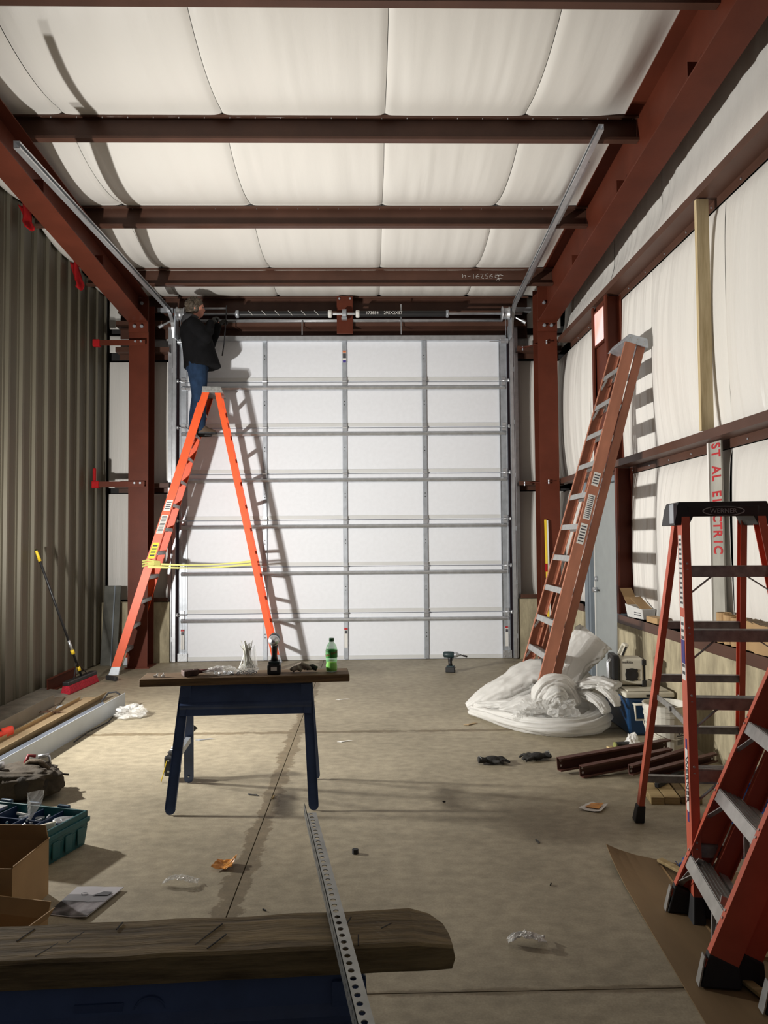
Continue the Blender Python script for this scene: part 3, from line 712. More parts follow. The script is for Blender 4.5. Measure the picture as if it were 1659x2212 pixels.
# tall orange ladder with the worker on it
H1 = 3.46; fw1, rw1, yf1, yr1 = (.37, .20), (.27, .17), (-1.12, -.065), (.78, .045)
M1 = Matrix.Translation((-1.93, 9.50, 0)) @ Matrix.Rotation(R(-84.5), 4, 'Z')
ol, _ = stepladder('tall bright orange open stepladder the man stands on', M1, H1, fw1, rw1, yf1, yr1, 11, .288, ORANGE, ALU, ALUD, GALVD, D=.10, Tk=.034, open_=False)
# (its spreader is wrapped in yellow caution tape)
W3 = (*fw1, H1); Y3 = (*yf1, H1)
for z0, z1, m_, ln in ((1.93, 2.06, STICK, 4), (1.66, 1.88, STICK, 12), (1.36, 1.55, mat('label_yellow', (.85, .78, .03), .6, var=0), 4)):
    rail_sticker(ol, 1, W3, Y3, z0, z1, .075, m_, 'web', .10, .034, ln)
tp = thing('caution_tape', 'yellow caution tape tied between the legs of the orange ladder', 'tape', M=M1.copy())
CAUT = mat('yellow_tape', (.74, .72, .22), .5, var=.1)
for s, sag in ((1, .0), (1, .035)):
    pts = []
    for k in range(13):
        t = k / 12; z = 1.30 - sag - .03 * math.sin(PI * t)
        pts.append(Vector((.335 + (.235 - .335) * t, -.74 + (1.24) * t + .06 * 0, z + .015 * t)))
    b = MB(); b.tube(pts, [.015 - .008 * math.sin(PI * k / 12) for k in range(13)], 6, flat=.25, up=(1, 0, 0)); b.build('strand', CAUT, tp)
b = MB()
for k in range(3): b.tube([Vector((.33, -.80, 1.27 + .03 * k)), Vector((.375, -.73, 1.285 + .03 * k)), Vector((.375, -.66, 1.29 + .02 * k)), Vector((.33, -.60, 1.28 + .02 * k))], .012, 6)
b.build('wrap', CAUT, tp)
# old faded ladder leaned on the right wall (closed)
tilt = math.atan2(.97, 3.36)
def lean(loc, rz, til, roll=0): return Matrix.Translation(loc) @ Matrix.Rotation(rz, 4, 'Z') @ Matrix.Rotation(-til, 4, 'X') @ Matrix.Rotation(roll, 4, 'Y')
M2 = lean((1.40, 6.80, .001), R(-90), tilt)
bl, _ = stepladder('old faded orange closed stepladder leaning against the side wall', M2, 3.47, (.37, .21), (.31, .19), (-.03, -.03), (.075, .075), 11, .288, BROWNF, ALU, GALVD, GALVD, D=.095, Tk=.034, open_=False, ft=math.tan(tilt))
for z0, z1, ln in ((2.08, 2.2, 4), (1.78, 2.0, 12), (1.56, 1.74, 6)): rail_sticker(bl, 1, (.37, .21, 3.47), (-.03, -.03, 3.47), z0, z1, .06, STICK, 'web', .095, .034, ln)
# red six-foot ladder, open, facing the camera
M3 = Matrix.Translation((1.66, 3.62, 0)) @ Matrix.Rotation(R(-7), 4, 'Z')
rl, _ = stepladder('open red stepladder with a black top cap, standing by the bucket', M3, 1.715, (.285, .165), (.265, .15), (-.56, -.075), (.545, .05), 5, .283, REDF, ALUD, BLACK, RUBBER, D=.075, Tk=.036, logo='WERNER')
W6, Y6 = (.285, .165, 1.715), (-.56, -.075, 1.715)
rail_sticker(rl, -1, W6, Y6, 1.23, 1.56, .050, STICK, 'web', .075, .036, 14)
vb = mat('label_blue', (.035, .03, .22), .6, var=0)
rail_sticker(rl, -1, W6, Y6, .92, 1.19, .050, STICK, 'web', .075, .036, 8); rail_sticker(rl, -1, W6, Y6, .99, 1.09, .050, vb, 'web', .0765, .0375)
# WERNER badge running down the left rail
rail_sticker(rl, -1, W6, Y6, .36, .68, .020, vb, 'web', .075, .036); rail_sticker(rl, -1, W6, Y6, .40, .64, .034, STICK, 'web', .075, .037)
zc = .52; xw = -(W6[0] + (W6[1] - W6[0]) * zc / 1.715) - .018 - .0026; yc = Y6[0] + (Y6[1] - Y6[0]) * zc / 1.715
sl = (Y6[1] - Y6[0]) / 1.715; slx = (W6[0] - W6[1]) / 1.715
text('rail_badge', 'WERNER', .046, fr((xw, yc, zc), (-slx, -sl, -1), (0, -1, sl)), INK, rl)
rail_sticker(rl, 1, W6, Y6, 1.30, 1.36, .034, RUBBER, 'front', .075, .036)
# near red ladder, closed, leaned to the right with its feet on the cardboard sheet
til4 = math.atan2(.427, 1)
M4 = lean((1.245, 2.905, .009), R(-100), til4)
nl, _ = stepladder('closest red stepladder leaning folded at the right edge of the picture', M4, 3.0, (.265, .19), (.235, .17), (-.03, -.03), (.062, .062), 9, .30, REDF, ALU, BLACK, RUBBER, D=.10, Tk=.034, open_=False, bigfoot=True, ft=.427, z0=-.075)
for s in (1, -1):
    b = MB(); b.bar((s * .16, -.06, .25), (s * .262, -.06, .09), .004, .022, up=(0, 1, 0)); b.build('foot_brace', ALU, nl)
    b = MB(); b.hexa([(s * .246, -.070, -.029), (s * .288, -.070, -.029), (s * .288, -.075, -.031), (s * .246, -.075, -.031)], [(s * .247, -.088, .07), (s * .281, -.088, .07), (s * .281, -.093, .07), (s * .247, -.093, .07)]); b.build('foot_plate', ALU, nl)
M5 = lean((1.31, 2.225, .009), R(-96), til4)
o5 = thing('stepladder', 'red stepladder whose foot peeks in at the bottom right corner', 'ladder', M=M5, group='stepladders')
for ch in nl.children:
    if ch.name.startswith(('front_rail', 'rear_rail', 'front_foot', 'rear_foot', 'step', 'foot_plate', 'rear_bar', 'top_cap')): copy_tree(ch, o5)

# ================================================================== SAWHORSES
def sawhorse(label, loc, rz, bead=.57, emboss=False):
    o = thing('sawhorse', label, 'sawhorse', loc, rz, 'steel sawhorses'); Hh = .695
    for s in (-1, 1):
        y0, y1 = s * .055, s * .115; z1 = .515
        lp = lambda z: y0 + (y1 - y0) * (Hh - z) / (Hh - z1)
        pr = [(lp(Hh), Hh), (lp(bead + .02), bead + .02), (lp(bead) + s * .012, bead + .006), (lp(bead) + s * .012, bead - .006), (lp(bead - .02), bead - .02), (lp(z1), z1)]
        back = [(y - s * .004, z) for y, z in pr[::-1]]
        MB().prism(pr + back, (-.39, 0, 0), (.39, 0, 0), (0, 1, 0), (0, 0, 1)).build('apron', BLUEST, o)
        for x in (-1, 1):
            top = Vector((x * .365, s * .042, .68)); bot = Vector((x * .405, s * .285, .03))
            b = MB(); d = (bot - top).normalized(); ax = Vector((1, 0, 0)); w = .029
            nrm = d.cross(ax).normalized() * s
            prof = [(-w, 0), (w, 0), (w, -.022), (w - .004, -.022), (w - .004, -.004), (-w + .004, -.004), (-w + .004, -.022), (-w, -.022)]
            b.prism(prof, top + nrm * .006, bot + nrm * .006, (1, 0, 0), nrm)
            pr2 = [(w * math.cos(t), w * math.sin(t)) for t in [PI + PI * q / 8 for q in range(9)]]
            b.prism(pr2, bot + nrm * .006, bot + nrm * .002, (1, 0, 0), -d)
            lg = b.build('leg', BLUEST, o)
            b = MB(); q = top + (bot - top) * .97 + nrm * .007; b.cyl(q, q + nrm * .004, .006, n=8)
            for z in (.10, .30):
                q = top + (bot - top) * z + nrm * .010 + Vector((0, s * .006, 0)); b.cyl(q, q + nrm * .008, .009, n=8)
            b.build('bolt', GALVD, lg)
            MB().prism([(-.032, .0), (.032, .0), (.032, .10), (.012, .13), (-.032, .13)], (x * .36, s * .066, .685), (x * .36, s * .072, .685), (x, 0, 0), (0, s * .12, -1)).build('corner_plate', BLUEST, o)
    MB().box(-.39, .39, -.056, .056, Hh - .004, Hh).build('ridge', BLUEST, o)
    for x in (-1, 1):
        b = MB(); z = .29; yy = .165; b.box(x * .385 - .015, x * .385 + .015, -yy, yy, z, z + .035); b.build('cross_brace', GALVD, o)
    if emboss:
        b = MB(); N = 24; q0 = Vector((-.02, -.068, .645))
        b.tube([q0 + Vector((.030 * math.cos(2 * PI * k / N), 0, .028 * math.sin(2 * PI * k / N))) for k in range(N + 1)], .002, 5); b.build('embossed_badge', BLUEST, o)
        b = MB(); b.box(-.16, -.07, -.070, -.064, .625, .665); b.build('embossed_bar', BLUEST, o)
    return o
sawhorse('dark blue steel sawhorse under the tool plank in mid floor', (-.75, 4.70, 0), R(3))
sawhorse('dark blue steel sawhorse under the thick timber in the foreground', (-.41, 1.565, 0), R(3.5), .625, True)
# plank on the middle sawhorse
o = MB().box(-.62, .62, -.115, .115, 0, .045).build('plank', PLANK, bevel=.006, loc=(-.752, 4.695, .6952), rot=(0, 0, R(5))); tag(o, 'weathered plank laid on the middle sawhorse, holding tools', 'plank')
# old timber on the near sawhorse with a broken end and axe nicks
def tf(u, v):
    pass
b = MB(); rings = []
for k in range(41):
    t = k / 40; x = -1.25 + 1.405 * t; e = sm(.95, 1, t)
    w = .074 + .004 * nz(x * 5, 1); zt = .055 + .003 * nz(x * 9, 3) - .010 * e; rg = []
    shape = [(-1, .05), (-1, .5), (-1, .92), (-.9, 1), (-.3, 1), (.3, 1), (.92, 1), (1, .9), (1, .5), (1, .05), (.6, 0), (-.6, 0)]
    for q, (a, c) in enumerate(shape):
        xe = x + (e * (.012 * nz(q * 1.7, 2.2) + (-.030 if a > .5 else .0)))
        rg.append(Vector((xe, a * w * (1 - .05 * e) + .002 * nz(x * 12, q), max(0, c) * zt)))
    rings.append(rg)
b.loft(rings); ti = b.build('timber', TIMBER, loc=(0, 0, 0)); tag(ti, 'thick dark weathered timber lying on the foreground sawhorse', 'timber')
ti.location = (0, 1.592, .6952); ti.rotation_euler = (0, 0, R(3.2))
b = MB(); random.seed(5)
for (x, y, l, a) in ((-.70, .03, .05, 70), (-.63, -.02, .08, 60), (-.60, .0, .07, 65), (-.52, .05, .03, 80), (-.33, .0, .09, 62), (-.31, -.03, .06, 60), (-.2, -.05, .03, 88), (-.05, .02, .05, 70), (-.03, -.05, .04, 88), (.03, .0, .03, 40), (-.42, .05, .03, 85)):
    c = Vector((x, y, .0552)); d = Vector((math.cos(R(a)), math.sin(R(a)), 0)) * l / 2; b.bar(c - d, c + d, .0025, .0012)
b.build('saw_nicks', DARK, ti)
# perforated angle iron lying over the timber
def perf(b, p, ux, uy, n, pitch, w, r, nrm, th=.002):
    p, ux, uy, nrm = Vector(p), Vector(ux), Vector(uy), Vector(nrm)
    for k in range(n):
        c = p + ux * pitch * (k + .5) + uy * w * .52
        sqp = []
        for q in range(8):
            t = 2 * PI * q / 8; a, d = math.cos(t), math.sin(t); m_ = max(abs(a), abs(d)); sqp.append((a / m_, d / m_))
        vs = []
        for hgt in (0, th):
            for (a, d) in sqp: vs.append(c + ux * a * pitch / 2 + uy * (d * w / 2 + (-.02 * w)) + nrm * hgt)
            for q in range(8): t = 2 * PI * q / 8; vs.append(c + ux * r * 1.15 * math.cos(t) + uy * r * math.sin(t) + nrm * hgt)
        fs = []
        for q in range(8):
            q2 = (q + 1) % 8
            fs += [(q, q2, 8 + q2, 8 + q), (16 + q, 24 + q, 24 + q2, 16 + q2), (8 + q, 8 + q2, 24 + q2, 24 + q)]
        b.add(vs, fs)
o = thing('perforated_angle', 'galvanised perforated angle iron lying across the foreground timber', 'angle iron', (-.094, 1.592, .7540), R(0))
e0 = Vector((-.193, 2.235, .754)); e1 = Vector((.026, .93, .754)); ax = (e0 - e1).normalized(); lat = Vector((ax.y, -ax.x, 0)); n = 52
st = e1 - Vector((-.094, 1.592, .754))
PERF = mat('perforated_galvanised', (.42, .43, .42), .45, .55, var=.2, vsc=14)
b = MB(); perf(b, st, ax, lat, n, (e0 - e1).length / n, .034, .0062, Vector((0, 0, 1))); b.build('flat_leg', PERF, o)
b = MB(); perf(b, st, ax, Vector((0, 0, 1)), n, (e0 - e1).length / n, .034, .0062, -lat); b.build('upright_leg', PERF, o)

# ================================================================== PERSON
def ring(c, rx, ry, n=14, ax=(1, 0, 0), ay=(0, 1, 0)):
    c, ax, ay = Vector(c), Vector(ax), Vector(ay)
    return [c + ax * rx * math.cos(2 * PI * k / n) + ay * ry * math.sin(2 * PI * k / n) for k in range(n)]
def limb(b, pts, rs, n=10): b.tube(pts, rs, n); [b.sphere(p, r * .99, 10, 8) for p, r in zip(pts, rs)]
PX, PY, PZ = -2.12, 9.45, 2.884     # standing on the tenth step, facing right (+x), turned slightly away
Pm = Matrix.Translation((PX, PY, PZ)) @ Matrix.Rotation(R(9), 4, 'Z')
# local: +x forward, +y the person's left (away from camera), z up from the step
b = MB()
limb(b, [(.02, -.10, .10), (.0, -.11, .48), (.0, -.10, .86)], [.05, .065, .09]); limb(b, [(-.05, .11, .10), (-.02, .11, .48), (.0, .10, .86)], [.05, .065, .09])
b.loft([ring((0, 0, .82), .12, .17), ring((-.01, 0, 1.0), .13, .17), ring((-.03, 0, 1.2), .13, .18), ring((-.05, 0, 1.38), .11, .19), ring((-.06, 0, 1.44), .07, .10)])
limb(b, [(-.05, -.20, 1.36), (.105, -.265, 1.165), (.158, -.145, 1.385)], [.05, .042, .032]); limb(b, [(-.04, .20, 1.36), (.14, .24, 1.23), (.24, .12, 1.44)], [.05, .042, .032])
limb(b, [(-.06, 0, 1.40), (-.04, 0, 1.52)], [.06, .058])
hd = Vector((-.03, 0, 1.585))
b.sphere(hd + Vector((0, 0, .02)), (.098, .078, .112), 16, 12); b.sphere(hd + Vector((.03, 0, -.055)), (.066, .056, .06), 12, 8)
b.sphere(hd + Vector((.098, 0, -.012)), (.020, .013, .026), 8, 6); b.sphere(hd + Vector((.07, 0, .03)), (.03, .05, .014), 8, 6)
for s in (-1, 1): b.sphere(hd + Vector((-.005, s * .080, -.005)), (.022, .012, .034), 8, 6)
b.sphere(hd + Vector((.082, 0, -.055)), (.015, .024, .008), 8, 6)
person = b.build('person', SKIN, None, remesh=.011); person.matrix_world = Pm
tag(person, 'person in black jacket and jeans standing on the orange ladder, working at the door shaft', 'person')
b = MB(); random.seed(11)
b.sphere(hd + Vector((-.018, 0, .045)), (.108, .092, .108), 16, 12); b.sphere(hd + Vector((-.06, 0, -.03)), (.065, .086, .085), 12, 8); b.sphere(hd + Vector((.0, 0, .0)), (.062, .094, .085), 12, 8)
for k in range(80):
    t = random.uniform(0, 2 * PI); z = random.uniform(-.4, 1); q = math.sqrt(max(0, 1 - z * z))
    p = hd + Vector((-.022 + .108 * q * math.cos(t), .094 * q * math.sin(t), .035 + .108 * z))
    if p.x - hd.x > .055 and p.z - hd.z < .06: continue
    b.sphere(p, random.uniform(.010, .024), 6, 5)
h_ = b.build('hair', HAIR, person, remesh=.007)
for s in (-1, 1):
    b = MB(); b.sphere(hd + Vector((.086, s * .032, .012)), .011, 8, 6); b.build('eye', BOOT, person, smooth=True)
# jeans
b = MB()
limb(b, [(.015, -.105, .085), (.02, -.11, .30), (.02, -.11, .50), (.0, -.105, .70), (-.01, -.09, .88)], [.082, .088, .094, .112, .128]); limb(b, [(-.05, .11, .085), (-.03, .11, .30), (-.0, .11, .50), (.0, .105, .70), (-.01, .09, .88)], [.082, .088, .094, .112, .128])
b.loft([ring((-.012, 0, .80), .135, .19), ring((-.015, 0, .90), .155, .20), ring((-.01, 0, .99), .15, .19)])
b.build('jeans', JEANS, person, remesh=.014)
# jacket
b = MB()
b.loft([ring((.055, 0, .84), .235, .235, 18, (1, 0, .06)), ring((.045, 0, .90), .225, .235, 18), ring((.015, 0, 1.05), .205, .23, 18), ring((-.025, 0, 1.22), .195, .235, 18), ring((-.055, 0, 1.34), .170, .225, 18), ring((-.065, 0, 1.41), .125, .17, 18), ring((-.065, 0, 1.455), .075, .09, 18)])
limb(b, [(-.055, -.20, 1.34), (.03, -.265, 1.24), (.105, -.275, 1.155), (.135, -.22, 1.25), (.155, -.155, 1.365)], [.090, .090, .080, .068, .055])
limb(b, [(-.05, .20, 1.34), (.06, .25, 1.26), (.14, .25, 1.22), (.19, .19, 1.32), (.235, .13, 1.425)], [.088, .082, .074, .064, .05])
b.build('jacket', JACKET, person, remesh=.016)
b = MB(); b.loft([ring((-.12, 0, 1.36), .07, .12, 14), ring((-.125, 0, 1.43), .09, .13, 14), ring((-.11, 0, 1.49), .07, .10, 14)]); b.tube([(.0, -.10, 1.43), (-.08, -.13, 1.46), (-.15, -.08, 1.47), (-.17, 0, 1.47), (-.15, .08, 1.47), (-.08, .13, 1.46), (.0, .10, 1.43)], .035, 8)
b.build('hood', mat('charcoal_hood', (.045, .045, .048), .85, var=.3, bump=.4), person, remesh=.014)
# gloved hands closed on the winding bar and shaft
def hand(b, wrist, d, up):
    wrist, d, up = Vector(wrist), Vector(d).normalized(), Vector(up).normalized(); sd = d.cross(up).normalized()
    b.tube([wrist - d * .02, wrist + d * .03, wrist + d * .085], [.034, .036, .040], 10, flat=.62, up=up)
    for q, ln in enumerate((.040, .046, .043, .034)):
        p0 = wrist + d * .085 + sd * (-.028 + .0188 * q); p1 = p0 + d * ln * .75 - up * .012; p2 = p1 - up * .034 + d * .006; p3 = p2 - d * .026 - up * .006
        b.tube([p0, p1, p2, p3], [.0112, .0105, .0098, .0088], 8)
    p0 = wrist + d * .030 - sd * .036; p1 = p0 + d * .034 - sd * .014 - up * .014; p2 = p1 + d * .024 + sd * .012 - up * .022; b.tube([p0, p1, p2], [.0135, .012, .010], 8)
for (w, d, up, nm) in (((.155, -.150, 1.375), (.5, .4, .7), (-.8, -.1, .6), 'glove'), ((.238, .125, 1.43), (.7, .1, .6), (-.6, 0, .8), 'glove')):
    b = MB(); hand(b, w, d, up); b.build(nm, GLOVE, person, remesh=.0055)
# boots
for (x, y, a) in ((.05, -.108, 0), (-.02, .11, 6)):
    b = MB()
    b.loft([ring((x + dx, y, z), rx, ry, 12) for dx, z, rx, ry in ((.035, .0, .145, .050), (.035, .02, .150, .054), (.03, .045, .140, .052), (.0, .075, .095, .048), (-.035, .11, .060, .052), (-.04, .17, .058, .056))])
    bo = b.build('boot', BOOT, person, smooth=True)
    b = MB(); b.loft([ring((x + .035, y, .0), .148, .053, 12), ring((x + .035, y, .018), .152, .056, 12)]); b.build('sole', RUBBER, bo)
wbar = thing('winding_bar', 'thin dark winding bar hanging beside the man', 'rod', (-1.80, 9.62, 4.54))
MB().tube([(.0, .0, .03), (-.005, 0, -.10), (-.03, 0, -.45), (-.055, 0, -.62)], .008, 8).build('rod', mat('dark_steel', (.05, .05, .055), .4, .6, var=.2), wbar, smooth=True)
b = MB(); b.bar((-.45, .03, .0), (-.01, .03, .0), .02, .02); b.build('crossbar', GALV, wbar)
# ================================================================== SIDE-WALL TIMBER AND BOARD
o = MB().box(-.045, .045, -.019, .019, 0, 1.70).build('pine_stud', PINE, loc=(2.452, 5.43, 2.325)); tag(o, 'pine stud standing between the upper and middle side wall girts', 'stud')
o = thing('lettered_board', 'grey board with red lettering hanging below the middle girt', 'board', (2.50, 5.40, .84))
MB().box(-.006, .006, -.095, .075, 0, 1.40).build('board', mat('weathered_grey_board', (.36, .35, .31), .8, var=.25, vsc=5, stretch=(1, 1, .4)), o)
MB().box(-.02, .008, .075, .10, 0, 1.40).build('white_edge', WHITE, o)
for k, ch in enumerate('ST AL ELECTRIC'):
    if ch == ' ': continue
    text('red_letter', ch, .125, fr((-.0075, -.01, 1.37 - .0575 * k), (0, 0, -1), (0, -1, 0)) @ Matrix.Diagonal((.68, 1.5, 1, 1)), REDINK, o, bold=.0035)

# ================================================================== LEFT SIDE
# push broom
br = thing('push_broom', 'push broom with red bristles leaning on the metal wall', 'broom', (-3.10, 8.25, 0))
hp0 = Vector((.0, .02, .13)); hp1 = Vector((-.315, -.40, 1.49))
dv = (hp1 - hp0).normalized()
MB().tube([hp0, hp1], .0125, 10).build('handle', BLACK, br, smooth=True)
MB().tube([hp1 - dv * .13, hp1], [.017, .012], 10).build('grip', YELLOW, br, smooth=True)
MB().tube([hp0 + dv * .30, hp0 + dv * .42], .0145, 10).build('clamp', GALV, br, smooth=True)
for t in (.06, .26): MB().tube([hp0 + dv * t, hp0 + dv * (t + .045)], .020, 10).build('yellow_collar', YELLOW, br, smooth=True)
bx = Vector((.06, .99, 0)).normalized(); px_ = Vector((bx.y, -bx.x, 0))
def obox(b, c, l, w, z0, z1): c = Vector(c); b.hexa([c + bx * l / 2 * a + px_ * w / 2 * d + Vector((0, 0, z0)) for a, d in ((-1, -1), (1, -1), (1, 1), (-1, 1))], [c + bx * l / 2 * a + px_ * w / 2 * d + Vector((0, 0, z1)) for a, d in ((-1, -1), (1, -1), (1, 1), (-1, 1))])
b = MB(); obox(b, (0, 0, 0), .70, .07, .085, .13); b.build('block', BLACK, br, bevel=.01)
b = MB(); b.hexa([Vector((0, 0, 0)) + bx * .36 * a + px_ * .055 * d for a, d in ((-1, -1), (1, -1), (1, 1), (-1, 1))], [Vector((0, 0, .09)) + bx * .345 * a + px_ * .035 * d for a, d in ((-1, -1), (1, -1), (1, 1), (-1, 1))]); b.build('bristles', mat('red_bristles', (.42, .008, .025), .8, var=.4, vsc=60, bump=.8, bs=120), br, bevel=.012)
b = MB(); b.tube([hp0 + dv * .16, bx * .16 + Vector((0, 0, .13))], .006, 6); b.tube([hp0 + dv * .16, bx * -.16 + Vector((0, 0, .13))], .006, 6); b.build('brace_wires', BLACK, br)
o = MB().bar((-2.98, 8.72, .03), (-2.84, 8.62, .03), .04, .05).build('scrub_pad', RUBBER, bevel=.008); tag(o, 'small black scrub block lying past the broom head', 'block')
o = thing('steel_offcut', 'red brown steel channel offcut leaning at the foot of the metal wall', 'steel channel', (-3.36, 8.4, 0))
MB().prism(cprof(.14, .05, 0, .005), (.0, -.38, .0), (-.01, .42, .0), (1, 0, 0), (0, 0, 1)).build('channel', STEEL, o)
# dark leaning panel in the corner
o = thing('leaning_board', 'dark grey narrow board standing in the corner by the left column', 'board', (-3.30, 9.78, 0))
MB().hexa([(-.11, -.06, 0), (.10, -.06, 0), (.10, -.03, 0), (-.11, -.03, 0)], [(-.11, .09, 1.0), (.10, .09, 1.0), (.10, .12, 1.0), (-.11, .12, 1.0)]).build('face', mat('dark_grey_board', (.10, .10, .085), .7, var=.3), o, bevel=.004)
MB().hexa([(.02, -.075, 0), (.035, -.075, 0), (.035, -.06, 0), (.02, -.06, 0)], [(.02, .075, 1.0), (.035, .075, 1.0), (.035, .09, 1.0), (.02, .09, 1.0)]).build('rib', GREYB, o)
# long white trim channels and cardboard on the floor
TRIM = mat('white_painted_trim', (.56, .61, .66), .4, var=.05); TRIMD = mat('dark_trim_back', (.22, .25, .30), .4, var=.1)
o = thing('trim_channel', 'long white metal trim channel on the floor beside the tool bag', 'trim', (-2.42, 6.2, 0))
y0_, y1_ = -2.3, 1.02; lx = lambda y: .045 * y
b = MB(); b.prism([(0, 0), (.004, 0), (.004, .145), (0, .145)], (lx(y0_) + .075, y0_, 0), (lx(y1_) + .075, y1_, 0), (1, 0, 0), (0, 0, 1)); b.build('outer_flange', TRIM, o)
b = MB(); b.prism([(-.075, 0), (.075, 0), (.075, .004), (-.075, .004)], (lx(y0_), y0_, 0), (lx(y1_), y1_, 0), (1, 0, 0), (0, 0, 1)); b.build('web', TRIMD, o)
b = MB(); b.prism([(0, 0), (.004, 0), (.004, .06), (-.02, .085), (-.024, .083), (0, .058)], (lx(y0_) - .075, y0_, 0), (lx(y1_) - .075, y1_ - .1, 0), (1, 0, 0), (0, 0, 1)); b.build('inner_flange', TRIMD, o)
b = MB(); b.tube([Vector((-.07, y1_ - .08, .08)), Vector((-.04, y1_ + .02, .14)), Vector((.03, y1_ + .02, .15)), Vector((.09, y1_ - .05, .14))], .008, 6); b.build('black_gasket', RUBBER, o)
b = MB(); b.tube([Vector((.10, .75, .005)), Vector((.14, .45, .005)), Vector((.09, .1, .005)), Vector((.10, -.2, .006))], .005, 6); o2 = b.build('thin_cable', RUBBER, None); o2.location = (-2.40, 6.2, 0); tag(o2, 'thin black cord on the floor along the long white trim', 'cord')
KL = mat('tan_cardboard', (.46, .34, .20), .8, var=.15, vsc=4)
o = thing('cardboard_strip', 'long folded tan cardboard strip on the floor beside the long white trim', 'cardboard', (-2.75, 6.6, 0))
b = MB(); b.hexa([(-.16, -2.2, 0), (.03, -2.2, 0), (.03, -2.2, .004), (-.16, -2.2, .004)], [(-.12, 1.15, 0), (.07, 1.15, 0), (.07, 1.15, .004), (-.12, 1.15, .004)]); b.build('base', KL, o)
b = MB(); b.hexa([(.03, -2.2, 0), (.034, -2.2, 0), (.12, -2.2, .10), (.116, -2.2, .10)], [(.07, 1.1, 0), (.074, 1.1, 0), (.13, 1.1, .07), (.126, 1.1, .07)]); b.build('raised_side', KL, o)
b = MB(); b.hexa([(-.16, -2.2, 0), (-.157, -2.2, 0), (-.14, -2.2, .05), (-.143, -2.2, .05)], [(-.12, 1.0, 0), (-.117, 1.0, 0), (-.10, 1.0, .04), (-.103, 1.0, .04)]); b.build('raised_edge', KL, o)
o = thing('trim_channel', 'grey metal trim channel on the floor nearest the metal wall', 'trim', (-3.05, 6.45, 0))
TAUPE = mat('taupe_trim', (.20, .175, .14), .5, var=.1)
b = MB(); b.prism([(0, 0), (.004, 0), (.004, .12), (0, .12)], (.10, -1.6, 0), (.06, .85, 0), (1, 0, 0), (0, 0, 1)); b.build('outer_flange', TAUPE, o)
b = MB(); b.prism([(-.10, 0), (.0, 0), (.0, .004), (-.10, .004)], (.10, -1.6, 0), (.06, .85, 0), (1, 0, 0), (0, 0, 1)); b.build('web', TRIM, o)
b = MB(); b.hexa([(.062, .70, .0), (.17, .66, .0), (.17, .66, .004), (.062, .70, .004)], [(.06, .86, .0), (.15, .84, .02), (.15, .84, .024), (.06, .86, .004)]); b.build('lip', TRIM, o)
o = thing('red_tool_case', 'bright red plastic tool lying between the floor trims', 'tool', (-2.93, 6.05, 0), R(-12))
b = MB(); b.loft([ring((0, y, .045), .038 + .012 * math.sin(3 * y * 8), .04, 10, (1, 0, 0), (0, 0, 1)) for y in (-.16, -.12, -.05, .02, .10, .17, .19)]); b.build('shell', mat('safety_red', (.80, .05, .02), .45, var=.1), o, smooth=True)
MB().bar((-.03, -.02, .088), (.03, .03, .088), .03, .006).build('dark_band', BLACK, o)
random.seed(21)
o = thing('paver_rubble', 'broken grey concrete edging at the foot of the metal wall', 'concrete', (-3.32, 7.3, 0))
b = MB(); b.hexa([(-.14, -.9, 0), (.16, -.8, 0), (.24, .75, 0), (-.14, .85, 0)], [(-.14, -.88, .03), (.12, -.78, .02), (.20, .72, .015), (-.14, .82, .03)]); b.build('skim', mat('rough_concrete', (.20, .18, .145), .9, var=.3, bump=.6, bs=30), o)
o = MB().bar((-2.98, 7.12, .012), (-3.12, 7.72, .012), .13, .006).build('wood_scrap', mat('brown_scrap', (.16, .12, .08), .8, var=.2)); tag(o, 'flat brown scrap of board on the floor below the broom', 'scrap')
o = MB()
for k in range(7): a = k * .9; o.tube([(-2.98 + .05 * math.cos(a), 7.0 + .04 * math.sin(a * 1.3), .01 + .004 * k), (-2.88 + .05 * math.cos(a + 2), 6.98 + .05 * math.sin(a), .012 + .004 * k), (-2.80 + .03 * math.sin(a), 7.04, .01)], .003, 4)
o = o.build('wire_scrap', mat('rusty_wire', (.12, .06, .04), .6, .4)); tag(o, 'rusty tangle of tie wire by the grey trim end', 'wire'); o['kind'] = 'stuff'
# crumpled clear plastic bag
def crumple(c, rx, ry, rz, seed, amp=.35, n=28, m=18, box=1.):
    b = MB()
    vs = []
    for j in range(m + 1):
        ph = PI * j / m
        for k in range(n):
            th = 2 * PI * k / n
            d = Vector((math.sin(ph) * math.cos(th), math.sin(ph) * math.sin(th), math.cos(ph)))
            sg = lambda w: math.copysign(abs(w) ** box, w)
            q = 1 + amp * (noise.noise(d * 1.7 + Vector((seed, 0, 0))) + .7 * noise.noise(d * 4 + Vector((0, seed, 0))) + .35 * noise.noise(d * 9 + Vector((0, 0, seed))))
            p = Vector((sg(d.x) * rx * q, sg(d.y) * ry * q, sg(d.z) * rz * q + rz * .92))
            p.z = max(p.z, .002 + .001 * ((k + j) % 3)); vs.append(p + Vector(c))
    fs = [(j * n + k, j * n + (k + 1) % n, (j + 1) * n + (k + 1) % n, (j + 1) * n + k) for j in range(m) for k in range(n)]
    return b.add(vs, fs)
o = crumple((0, 0, 0), .14, .13, .05, 3.1, .5).build('plastic_bag', CLEAR, smooth=False, loc=(-2.14, 6.86, 0)); tag(o, 'crumpled clear plastic bag at the end of the long white trim', 'bag')
